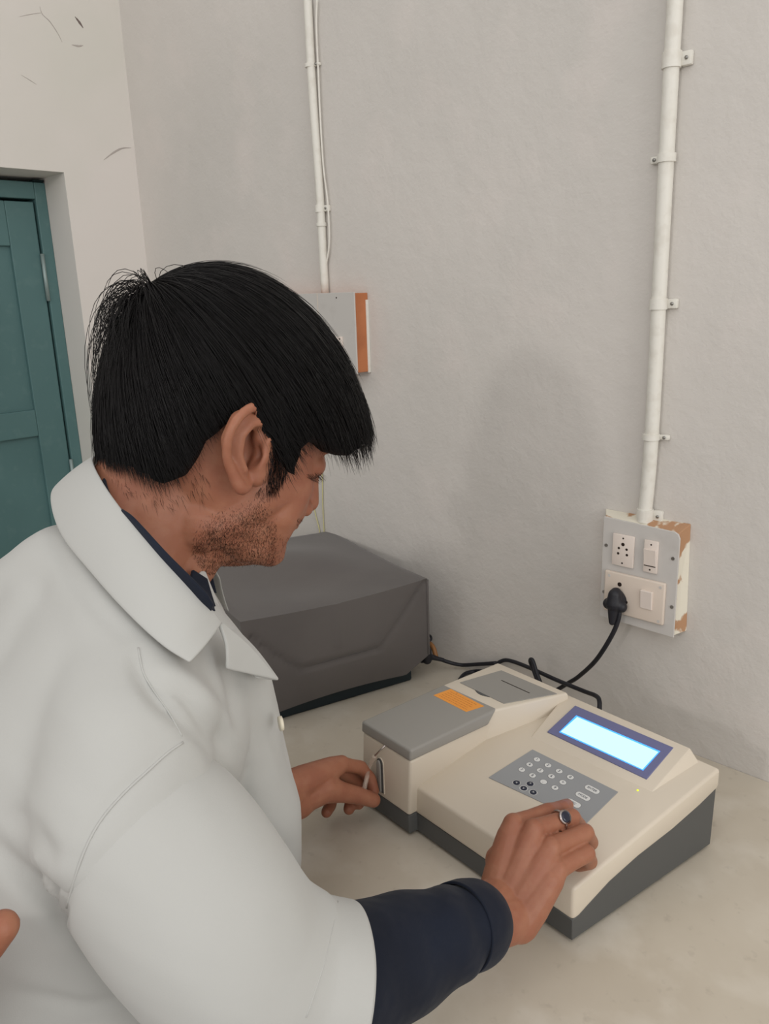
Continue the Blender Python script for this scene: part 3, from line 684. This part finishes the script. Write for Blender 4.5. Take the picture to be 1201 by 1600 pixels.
thR=[(WR+A3(-.012,.02,.0),.017),(P(782,1345,.80),.016),(P(800,1318,.835),.0125),(P(826,1300,.858),.0105),(P(846,1290,.868),.009)]
ES=P(430,1598,.590)
armR=remesh(join(hand(mR,fR,thR,WR,ES)+[caps([(P(205,1240,.60),.040),(ER,.034),(ES,.034)],20)]),.0013,5,.45)
mL=[P(533,1194,.985),P(525,1200,1.005),P(515,1212,1.02),P(503,1228,1.03)]
fL=[[P(563,1199,1.01),P(578,1216,1.018),P(584,1236,1.018)],
    [P(560,1222,1.035),P(566,1245,1.035),P(560,1256,1.025)],
    [P(545,1232,1.04),P(549,1252,1.035),P(545,1264,1.022)],
    [P(520,1240,1.04),P(516,1258,1.035),P(510,1269,1.02)]]
thL=[(P(475,1243,.94),.020),(P(505,1232,.955),.018),(P(535,1238,.975),.0125),(P(560,1243,.99),.0108),(P(583,1250,1.002),.0095)]
armL=remesh(join(hand(mL,fL,thL,WL,EL)+[caps([(SL,.055),(EL,.042)],20)]),.0015,5,.45)
torso_in=remesh(caps([(P(170,930,.725),.045),(A3(-.66,.29,.25),.11),(A3(-.70,.22,.0),.12),(A3(-.71,.19,-.2),.12)],24),.012,4)
# tiny knuckle creases on the right hand
bmb=bmesh.new()
for m_ in (headme,armR,armL,torso_in): bmb.from_mesh(m_)
for lr in (-1,1):
    V,Fc=caps([(A3(-.71+lr*.10,.19-lr*.03,-.2),.09),(A3(-.72+lr*.10,.20-lr*.03,-.5),.06),(A3(-.72+lr*.10,.17-lr*.03,ZF+.07),.04)],20); bmb.from_mesh(pym(V,Fc))
body=link('body',bm_mesh(bmb),SKIN,person)
# nails
def nail(tip,dirv,upv,name,r=.0052):
    d=dirv/np.linalg.norm(dirv); u=upv-(upv@d)*d; u/=np.linalg.norm(u); s=np.cross(d,u); V=[];Fc=[];n=8
    for i in range(n+1):
        for j in range(n+1):
            a=(i/n*2-1); b=(j/n*2-1); k=math.sqrt(max(0,1-.5*a*a)); q=math.sqrt(max(0,1-.5*b*b))
            V.append(tip+s*a*q*r+d*b*k*r*1.3+u*(-.35*(a*q)**2*r-.15*(b*k)**2*r))
    for i in range(n):
        for j in range(n): a=i*(n+1)+j; Fc.append((a,a+1,a+n+2,a+n+1))
    me=modmesh(pym(V,Fc),[('SOLIDIFY',dict(thickness=.0006,offset=0))]); return link(name,me,NAIL,person)
tc=CAM-thL[-1][0]; tc/=np.linalg.norm(tc)
nail(thL[-1][0]+tc*.0100+(thL[-1][0]-thL[-2][0])*.08,thL[-1][0]-thL[-2][0],tc,'fingernail')
ti=fR[0][2]; dn=(CAM-ti)/np.linalg.norm(CAM-ti); nail(ti+dn*.0080,fR[0][2]-fR[0][1],dn+A3(0,.3,.6),'fingernail',.0045)

# ring on the middle finger ------------------------------------------
rc=(mR[1]*.35+fR[1][0]*.65); rd=fR[1][0]-mR[1]; rd/=np.linalg.norm(rd)
rup=(CAM-rc)/np.linalg.norm(CAM-rc); rup=rup-(rup@rd)*rd; rup/=np.linalg.norm(rup); rs=np.cross(rd,rup)
cir=[rc+(math.cos(t)*rup+math.sin(t)*rs)*.0104 for t in np.linspace(0,2*math.pi,33)]
V,Fc=sweep(cir,.0013,n=10,up=rd); ring=link('finger_ring',pym(V,Fc),SILVER,person)
st=P(888,1281,.80); st=rc+rup*.0105+rs*(-.002)
V,Fc=sweep([st-rup*.001,st+rup*.0016],.0072,n=28,up=rd); link('ring_bezel',pym(V,Fc),SILVER,ring)
V,Fc=sweep([st+rup*.0012,st+rup*.0024,st+rup*.0030],[.0058,.0056,.0035],n=28,up=rd); link('ring_stone',pym(V,Fc),STONE,ring)

# coat ----------------------------------------------------------------
BF=A3(.41,.912,0); BR=A3(.912,-.41,0)
def ell_ring(c,a,b,tilt_=0,n=64,front=None):
    out=[]
    for t in np.linspace(0,2*math.pi,n,endpoint=False):
        cs_,sn=math.cos(t),math.sin(t); e=.85
        out.append(c+BR*a*math.copysign(abs(cs_)**e,cs_)+(BF*math.cos(tilt_)-A3(0,0,math.sin(tilt_)))*b*math.copysign(abs(sn)**e,sn))
    return out
tor=[(-.42,-.73,.165,.235,.175),(-.25,-.72,.18,.225,.16),(-.1,-.715,.20,.215,.148),(.05,-.70,.222,.20,.138),(.16,-.685,.245,.198,.132),(.26,-.665,.272,.195,.126),(.33,-.65,.295,.185,.115),(.385,-.64,.31,.145,.092),(.415,-.638,.318,.10,.07)]
ts=spline(tor,6); V=[];Fc=[];n=64
for z,x,y,a,b in ts: V+=ell_ring(A3(x,y,z),a,b,math.radians(15))
for i in range(len(ts)-1):
    for j in range(n): q=i*n+j;w_=i*n+(j+1)%n; Fc.append((q,w_,w_+n,q+n))
V.append(A3(-.73,.165,-.42));V.append(A3(-.638,.318,.42)); c0=len(V)-2
for j in range(n): Fc.append((c0,(j+1)%n,j)); Fc.append((c0+1,(len(ts)-1)*n+j,(len(ts)-1)*n+(j+1)%n))
coat_parts=[(V,Fc),caps([(P(165,925,.705),.058),(P(205,1060,.635),.060),(P(200,1165,.595),.066),(P(188,1275,.578),.067)],28),caps([(P(112,910,.725),.056),(P(30,985,.76),.064),(SL,.070)],24),caps([(P(165,925,.705),.058),(P(112,910,.725),.056),(P(110,1060,.70),.08)],24),caps([(P(290,1000,.70),.042),(P(348,1080,.72),.048),(P(366,1180,.74),.050),(P(386,1270,.755),.052),(P(388,1345,.765),.052),(P(330,1420,.76),.07)],24),
            caps([(SL,.070),(EL*.5+SL*.5,.062),(EL,.058)],24)]
coatme=remesh(join(coat_parts),.0042,14,.6)
sub=modmesh(coatme,[('SUBSURF',dict(levels=1,render_levels=1))]) if False else coatme
coat=link('lab_coat',sub,COAT,person)
slv=[P(200,1290,.588),P(243,1322,.582),P(315,1425,.575),P(385,1510,.582),P(455,1542,.597),P(528,1550,.610)]
sra=[.0655,.0712,.0715,.069,.066,.064]
sp_=spline([list(p)+[r] for p,r in zip(slv,sra)],10)
def sfold(t,th): return .02*np.sin(3*th+6*t)*t+.012*np.sin(2*th+14*t+1)
V,Fc=sweep(sp_[:,:3],sp_[:,3],n=96,up=BF,disp=sfold,cap=False)
slme=modmesh(pym(V,Fc),[('SUBSURF',dict(levels=1,render_levels=1))])
sleeve=link('coat_sleeve',slme,COAT,coat)

# navy shirt -----------------------------------------------------------
nv=[P(400,1600,.575),P(460,1570,.605),P(535,1528,.645),P(610,1497,.68),P(675,1470,.706),P(715,1452,.722),P(730,1446,.729)]
nr=[.05,.053,.053,.0495,.0445,.0385,.036]
np_=spline([list(p)+[r] for p,r in zip(nv,nr)],14)
def nfold(t,th): return .035*np.sin(t*26+1.6*np.sin(th+1)+.6*np.sin(2*th))*np.clip((t-.35)*3,0,1)*np.clip((1.02-t)*6,0,1)+.02*np.sin(2*th+8*t)
V,Fc=sweep(np_[:,:3],np_[:,3],n=72,up=(0,0,1),disp=nfold,cap=True)
shirt=link('shirt',modmesh(pym(V,Fc),[('SUBSURF',dict(levels=1,render_levels=1))]),NAVY,person)
cu=spline([list(P(715,1450,.722))+[.0372],list(P(732,1444,.733))+[.0375],list(P(731,1441,.739))+[.0365]],8)
V,Fc=sweep(cu[:,:3],cu[:,3],n=72,up=(0,0,1),cap=False,disp=lambda t,th:.015*np.sin(2*th+1))
link('cuff',modmesh(pym(V,Fc),[('SOLIDIFY',dict(thickness=.0024,offset=-1))]),NAVY,shirt)

# collars: ribbons through measured points -------------------------------
def ribbon(inner,outer,th,m,name,parent,k=8,w=10,bulge=.0,mid=None):
    a=spline(inner,k); b=spline(outer,k); V=[];Fc=[]
    mm=None if mid is None else spline(mid,k)
    for i in range(len(a)):
        for j in range(w+1):
            t=j/w
            if mm is None: p=a[i]*(1-t)+b[i]*t
            else: p=a[i]*(1-t)**2+2*mm[i]*t*(1-t)+b[i]*t*t
            V.append(p)
    for i in range(len(a)-1):
        for j in range(w): q=i*(w+1)+j; Fc.append((q,q+1,q+w+2,q+w+1))
    me=modmesh(pym(V,Fc),[('SOLIDIFY',dict(thickness=th,offset=0)),('SUBSURF',dict(levels=1,render_levels=1))]); return link(name,me,m,parent)
# fold line round the neck (starts far left, round the nape, down to the right front)
cin=[P(345,905,.80),P(250,760,.80),P(175,715,.76),P(146,716,.715),P(160,752,.675),P(200,808,.645),P(255,872,.625),P(310,928,.62),P(347,972,.63)]
cout=[P(360,960,.83),P(230,800,.84),P(130,760,.80),P(82,766,.735),P(92,830,.675),P(150,905,.625),P(205,965,.598),P(255,1010,.588),P(296,1036,.588)]
cmid0=[P(340,915,.82),P(240,770,.83),P(150,722,.79),P(108,728,.72),P(130,775,.655),P(178,840,.615),P(238,905,.590),P(290,965,.583),P(332,1010,.590)]
cmid=[.45*np.array(m)+.275*(np.array(a)+np.array(b)) for m,a,b in zip(cmid0,cin,cout)]
ribbon(cin,cout,.0022,COAT,'coat_collar',coat,mid=cmid)
# lapel on the near side and the far lapel edge
ribbon([P(342,975,.628),P(352,1010,.628),P(352,1045,.630)],[P(345,973,.632),P(395,1015,.66),P(436,1064,.688)],.003,COAT,'coat_lapel',coat)
ribbon([P(318,888,.72),P(335,930,.715),P(352,965,.71),P(400,1015,.70),P(436,1063,.69)],[P(300,905,.70),P(318,945,.69),P(338,975,.68),P(372,1020,.675),P(400,1060,.67)],.003,COAT,'coat_lapel',coat)
# shirt collar band
sin_=[P(330,890,.74),P(230,790,.76),P(168,745,.70),P(178,785,.662),P(208,808,.640),P(262,866,.620),P(316,920,.612),P(334,945,.618)]
sout=[P(340,930,.73),P(200,830,.77),P(150,770,.70),P(168,800,.672),P(190,830,.655),P(238,888,.634),P(292,945,.625),P(325,970,.63)]
ribbon(sin_,sout,.003,NAVY,'shirt_collar',shirt)
ribbon([P(300,890,.70),P(298,915,.69),P(322,945,.68)],[P(322,905,.715),P(330,930,.705),P(340,965,.69)],.004,NAVY,'shirt_placket',shirt)
# buttons
bp=P(436,1131,.70); V,Fc=sweep([bp,bp+BF*.003],.0065,n=20,up=(0,0,1)); link('coat_button',pym(V,Fc),BTN,coat)

# trousers and shoes (below the frame)
for lr in (-1,1):
    a=A3(-.71,.19,0)+BR*lr*.10
    V,Fc=sweep(spline([(a[0],a[1],-.15,.10),(a[0],a[1]+.01,-.45,.078),(a[0],a[1]-.02,ZF+.05,.06)],6)[:,:3],spline([(.105,),(.08,),(.065,)],6)[:,0],n=28,up=(0,1,0)); link('trouser_leg',pym(V,Fc),TROU,person)
    sh=caps([(A3(a[0],a[1]-.04,ZF+.045),.04),(A3(a[0]+BF[0]*.06,a[1]+BF[1]*.06,ZF+.04),.038),(A3(a[0]+BF[0]*.15,a[1]+BF[1]*.15,ZF+.032),.032)],16); link('shoe',remesh(sh,.006,4),BLACK,person)

# hair -------------------------------------------------------------------
def hpnt(al,s,off=0.):
    """azimuth al (deg, right positive), arc s from the whorl, offset in metres"""
    a=math.radians(al); n_=pole*math.cos(s)+(e1*math.cos(a)+e2*math.sin(a))*math.sin(s)
    q=n_*AX*(1+off/.13); loc=A3(EP['cx'],0,EP['cz'])+q@RT
    w_=HQ+loc@HM
    return w_
V=[];Fc=[];NA,NS=180,40
for layer,off in ((0,-.004),(1,-.020)):
    for i in range(NA):
        al=-180+360*i/NA; L=HL(al)-.03
        for j in range(NS+1): 
            s=L*j/NS; V.append(hpnt(al,s,off+(.0015*math.sin(al*.9+5*s)+.001*math.sin(al*2.3))*(1-layer)))
for layer in (0,1):
    o_=layer*NA*(NS+1)
    for i in range(NA):
        for j in range(NS):
            a=o_+i*(NS+1)+j; b=o_+((i+1)%NA)*(NS+1)+j; f=(a,a+1,b+1,b) if layer==0 else (a,b,b+1,a+1); Fc.append(f)
for i in range(NA):
    a=i*(NS+1)+NS; b=((i+1)%NA)*(NS+1)+NS; o_=NA*(NS+1); Fc.append((a,a+o_,b+o_,b))
hair=link('hair',pym(V,Fc),HAIRC,person)
def strands(lines,r0,name,m,parent):
    """lines: list of Kx3 arrays; triangular tapering fibres"""
    V=[];Fc=[]; base=0
    for q in lines:
        K=len(q); T=np.gradient(q,axis=0); T/=np.linalg.norm(T,axis=1)[:,None]+1e-12
        ref=A3(.3,.2,.93); s=np.cross(T,ref); s/=np.linalg.norm(s,axis=1)[:,None]+1e-12; u=np.cross(T,s)
        rr=(r0*(1-np.linspace(0,1,K)**3*.85))[:,None]
        ring=np.stack([q+s*rr,q-.5*s*rr+.87*u*rr,q-.5*s*rr-.87*u*rr],1).reshape(-1,3)
        V.append(ring)
        for k in range(K-1):
            a=base+k*3
            Fc+= [(a,a+1,a+4,a+3),(a+1,a+2,a+5,a+4),(a+2,a,a+3,a+5)]
        base+=K*3
    V=np.vstack(V); me=bpy.data.meshes.new('m'); me.vertices.add(len(V)); me.vertices.foreach_set('co',V.ravel())
    Fa=np.array(Fc,dtype=np.int32); me.loops.add(Fa.size); me.loops.foreach_set('vertex_index',Fa.ravel()); me.polygons.add(len(Fa))
    me.polygons.foreach_set('loop_start',np.arange(0,Fa.size,4,dtype=np.int32)); me.update(calc_edges=True); me.validate()
    return link(name,me,m,parent)
ln=[]; r=np.random.default_rng(3)
for k in range(11000):
    al=r.uniform(-180,180); L=HL(al); s0=max(0,r.uniform(-.25,1)**1*L*.9) if r.random()<.8 else 0
    s1=min(L+r.normal(0,.025)+(.03 if abs(al)<70 else 0),s0+r.uniform(.5,1.3)); s1=max(s1,s0+.15)
    clump=math.sin(al*1.7)*.0012+math.sin(al*4.1+1)*.0008
    o0=r.uniform(-.004,.0012)+clump; lift=r.uniform(0,1)**4*.006; sw=r.normal(0,2.2); al2=al; K=11; q=[]
    fr=max(0,math.cos(math.radians(al)))**.5; ph=r.uniform(0,6.28)
    for i in range(K):
        t=i/(K-1); s=s0+(s1-s0)*t; a_=al2+sw*t+1.2*math.sin(3*t+al); cu_=fr*max(0,s-.9)
        q.append(hpnt(a_+cu_*2.2*math.sin(9*s+ph),s,o0+lift*t*t*(1 if t<.98 else .9)+cu_*.0022*math.sin(11*s+ph*2)))
    ln.append(np.array(q))
# loose tuft at the crown, blown backwards
for k in range(170):
    al=180+r.normal(0,38); s0=r.uniform(0,.18); q=[]; hgt=min(.022,abs(r.normal(.008,.007))); len_=r.uniform(.35,.8); c_=r.normal(0,8)
    for i in range(10):
        t=i/9; q.append(hpnt(al+c_*t,s0+len_*t,hgt*math.sin(math.pi*min(1,t*.9)**.7)+.001))
    ln.append(np.array(q))
# fringe ends hanging free
for k in range(260):
    al=r.uniform(-62,62); L=HL(al); q=[]; ext=r.uniform(.03,.12); out=r.normal(0,.004)
    for i in range(7):
        t=i/6; q.append(hpnt(al+r.normal(0,.2)+3*t*r.normal(0,.3),L-.25+(.25+ext)*t,.0+out*t*t))
    ln.append(np.array(q))
strands(ln,.00033,'hair_strands',HAIR,hair)
# stubble, sideburns, lashes, brow (grown from the skin)
bvh=BVHTree.FromPolygons([tuple(v) for v in vget(headme)[0]],[tuple(p.vertices) for p in headme.polygons])
bl=[]; nl=[]
def grow(px,py,length,dirh,jit=.3,curl=0.,K=4,out=None):
    o_=Vector(CAM); d=Vector(ray(px,py)).normalized(); hit=bvh.ray_cast(o_,d)
    if hit[0] is None: return
    p=np.array(hit[0]); nrm=np.array(hit[1]); dh=np.array(dirh,dtype=float)@HM; dh=dh+r.normal(0,jit,3); dh=dh-(dh@nrm)*nrm*.9; dh/=np.linalg.norm(dh)
    dirn=dh*.9+nrm*.35; q=[p-nrm*.0005+dirn*length*t+nrm*curl*t*t for t in np.linspace(0,1,K)]; (bl if out is None else out).append(np.array(q))
def inpoly(x,y,poly):
    c_=False; j=len(poly)-1
    for i in range(len(poly)):
        if (poly[i][1]>y)!=(poly[j][1]>y) and x<(poly[j][0]-poly[i][0])*(y-poly[i][1])/(poly[j][1]-poly[i][1])+poly[i][0]: c_=not c_
        j=i
    return c_
beardp=[(302,830),(318,805),(345,790),(385,782),(412,768),(424,778),(430,805),(441,838),(466,838),(470,850),(450,885),(425,900),(380,905),(320,895),(300,865)]
bpn=np.array(beardp+beardp[:1],float); cnt=0
while cnt<9000:
    x,y=r.uniform(295,475),r.uniform(750,908)
    if not inpoly(x,y,beardp): continue
    d_,_,_=seg_dist(np.array([[x,y]]),bpn[:7]); cnt+=1
    if r.random()<min(1,(d_[0]/26)**1.2+.04)*(1 if x<432 else .25): grow(x,y,r.uniform(.0015,.004),(.3,0,-1),.35)
side=[(424,690),(444,692),(450,735),(430,768),(420,768),(400,771),(413,740)]
sl_=[]
for k in range(6000):
    x,y=r.uniform(395,460),r.uniform(690,795)
    if inpoly(x,y,side) and r.random()<(.33 if x>420 else .10): grow(x,y,r.uniform(.006,.013),(.1,0,-1),.14,out=sl_)
nape=[(160,735),(230,770),(290,770),(310,720),(330,760),(300,800),(250,800),(200,775)]
for k in range(700):
    x,y=r.uniform(155,335),r.uniform(715,800)
    if inpoly(x,y,nape) and r.random()<1-(y-745)/60: grow(x,y,r.uniform(.006,.014),(.9,0,-.8),.25,out=nl)
for k in range(60): grow(r.uniform(478,503),r.uniform(738,746),.010,(1,0,-.55),.12,.002,6)
for k in range(120): grow(r.uniform(464,482),r.uniform(808,820),.003,(.6,0,-.8),.2)
strands(bl,.00011,'beard',BEARD,person); strands(sl_,.00015,'sideburn',HAIR,person); strands(nl,.00010,'nape_hair',BEARD,person)

# cuvette tube held between finger and thumb
tb=cable('sample_tube',[Wd(-.2905,-.0225,.0975),Wd(-.302,-.024,.075),P(573,1215,1.0),P(569,1232,.995),P(566,1248,.995)],.0030,TUBE)
tag(tb,'clear thin tube held between finger and thumb under the analyser lid','tube')

for o_,a_ in ((coat,.0022),(sleeve,.0014)):
    co,no=vget(o_.data); q_=co*np.array([1,1,.45]); dd=noise3(q_,5.5,5)*a_+noise3(co@np.array([[1,.3,0],[0,1,.5],[.4,0,1]]),13,9)*a_*.35; vset(o_.data,co+no*dd[:,None])
# fabric folds on coat -----------------------------------------------------
folds(coat.data,[
 ([(212,1005),(222,1045),(250,1085),(300,1130),(350,1180)],15,-.009,.6),
 ([(280,1163),(235,1200),(190,1240),(150,1290),(122,1350),(102,1420)],5,-.0025,.5),
 ([(225,1052),(290,1085),(340,1145),(372,1185)],9,-.007,.5),([(232,1030),(300,1070),(352,1130),(376,1180)],14,.006,.3),([(335,1000),(365,1080),(363,1165)],10,-.005,.6),
 ([(-30,1290),(40,1375),(90,1420),(120,1470)],18,-.014,.7),
 ([(30,1250),(60,1320),(95,1350)],22,-.007,.3),
 ([(108,1450),(150,1480),(200,1500),(250,1515)],12,-.008,.4),
 ([(0,1545),(80,1560),(140,1570),(230,1550)],9,-.004,.4),
 ([(75,800),(95,870),(150,950),(215,1010)],10,-.003,.4),
 ([(390,1010),(425,1130),(450,1200),(462,1300)],14,-.004,.3),
 ([(355,1045),(385,1100),(395,1180),(400,1250)],12,.004,.4),
 ([(300,1100),(350,1200),(400,1290),(460,1330)],14,-.006,.4),
])
coat.data.polygons.foreach_set('use_smooth',[True]*len(coat.data.polygons))

folds(shirt.data,[
 ([(690,1388),(712,1425),(722,1475),(722,1520)],8,-.008,.6),
 ([(640,1396),(668,1430),(672,1490),(640,1560)],12,-.009,.6),
 ([(600,1405),(612,1440),(650,1460)],9,-.005,.6),
 ([(565,1420),(585,1480),(590,1560)],12,-.006,.5),
 ([(655,1395),(690,1440),(695,1500),(670,1560)],12,.007,.4),
])
folds(sleeve.data,[
 ([(135,1375),(180,1430),(235,1485),(300,1560)],34,-.004,.3),
 ([(190,1265),(260,1320),(350,1350)],14,-.003,.3),
 ([(215,1370),(300,1450),(380,1530),(420,1600)],30,-.002,.3),
 ([(505,1405),(490,1470),(470,1600)],16,-.003,.5),
])
_cm=modmesh(coat.data,[('SMOOTH',dict(factor=.5,iterations=5))]); coat.data=_cm; _cm.polygons.foreach_set('use_smooth',[True]*len(_cm.polygons))
_sd=modmesh(sleeve.data,[('SOLIDIFY',dict(thickness=.002,offset=-1))]); sleeve.data=_sd
_sd.polygons.foreach_set('use_smooth',[True]*len(_sd.polygons))
# seams: thin raised stitching laid on the cloth
_tr=[]
for o_ in (coat,sleeve):
    _tr.append(BVHTree.FromPolygons([tuple(v) for v in vget(o_.data)[0]],[tuple(p.vertices) for p in o_.data.polygons]))
def on_cloth(px,py):
    d=Vector(ray(px,py)).normalized(); best=None
    for t_ in _tr:
        h_=t_.ray_cast(Vector(CAM),d)
        if h_[0] is not None and (best is None or h_[3]<best[3]): best=h_
    return None if best is None else np.array(best[0])-np.array(d)*.0003
for pl_,r_ in (([(286,1160),(262,1176),(236,1200),(205,1228),(178,1256),(155,1285),(137,1318),(124,1350),(113,1385),(104,1418)],.0009),
            ([(216,1012),(219,1030),(224,1052),(240,1080),(262,1110),(284,1150)],.0007),
            ([(528,1408),(520,1450),(508,1500),(492,1550),(478,1590)],.0005)):
    q=[on_cloth(*p_) for p_ in spline(pl_,4)]; q=[x for x in q if x is not None]
    for _ in range(3): q=[q[0]]+[(q[i-1]+2*q[i]+q[i+1])/4 for i in range(1,len(q)-1)]+[q[-1]]
    V,Fc=sweep(q,r_,n=8,up=BR); link('seam',pym(V,Fc),COAT,coat)
# another person's hand at the left edge
p2=thing('person','bystander cut off by the left edge, one bare fingertip showing','person',P(-120,1560,.5))
b0=P(-150,1600,.50)
V,Fc=join([caps([(P(4,1448,.50),.0105),(P(-22,1480,.50),.0115),(P(-55,1505,.505),.012),(P(-100,1530,.51),.014)],18),caps([(P(-100,1530,.51),.022),(P(-160,1560,.5),.03),(P(-250,1640,.5),.026),(P(-420,1800,.5),.034),(P(-700,2000,.45),.04)],20)]+
  [caps([(P(-90-6*i,1550+34*i,.49-.003*i),.012),(P(-50-8*i,1560+34*i,.50),.010),(P(-55-8*i,1590+34*i,.52),.0095),(P(-85,1600+30*i,.53),.009)],14) for i in range(3)])
link('body',remesh((V,Fc),.0016,5),SKIN,p2)
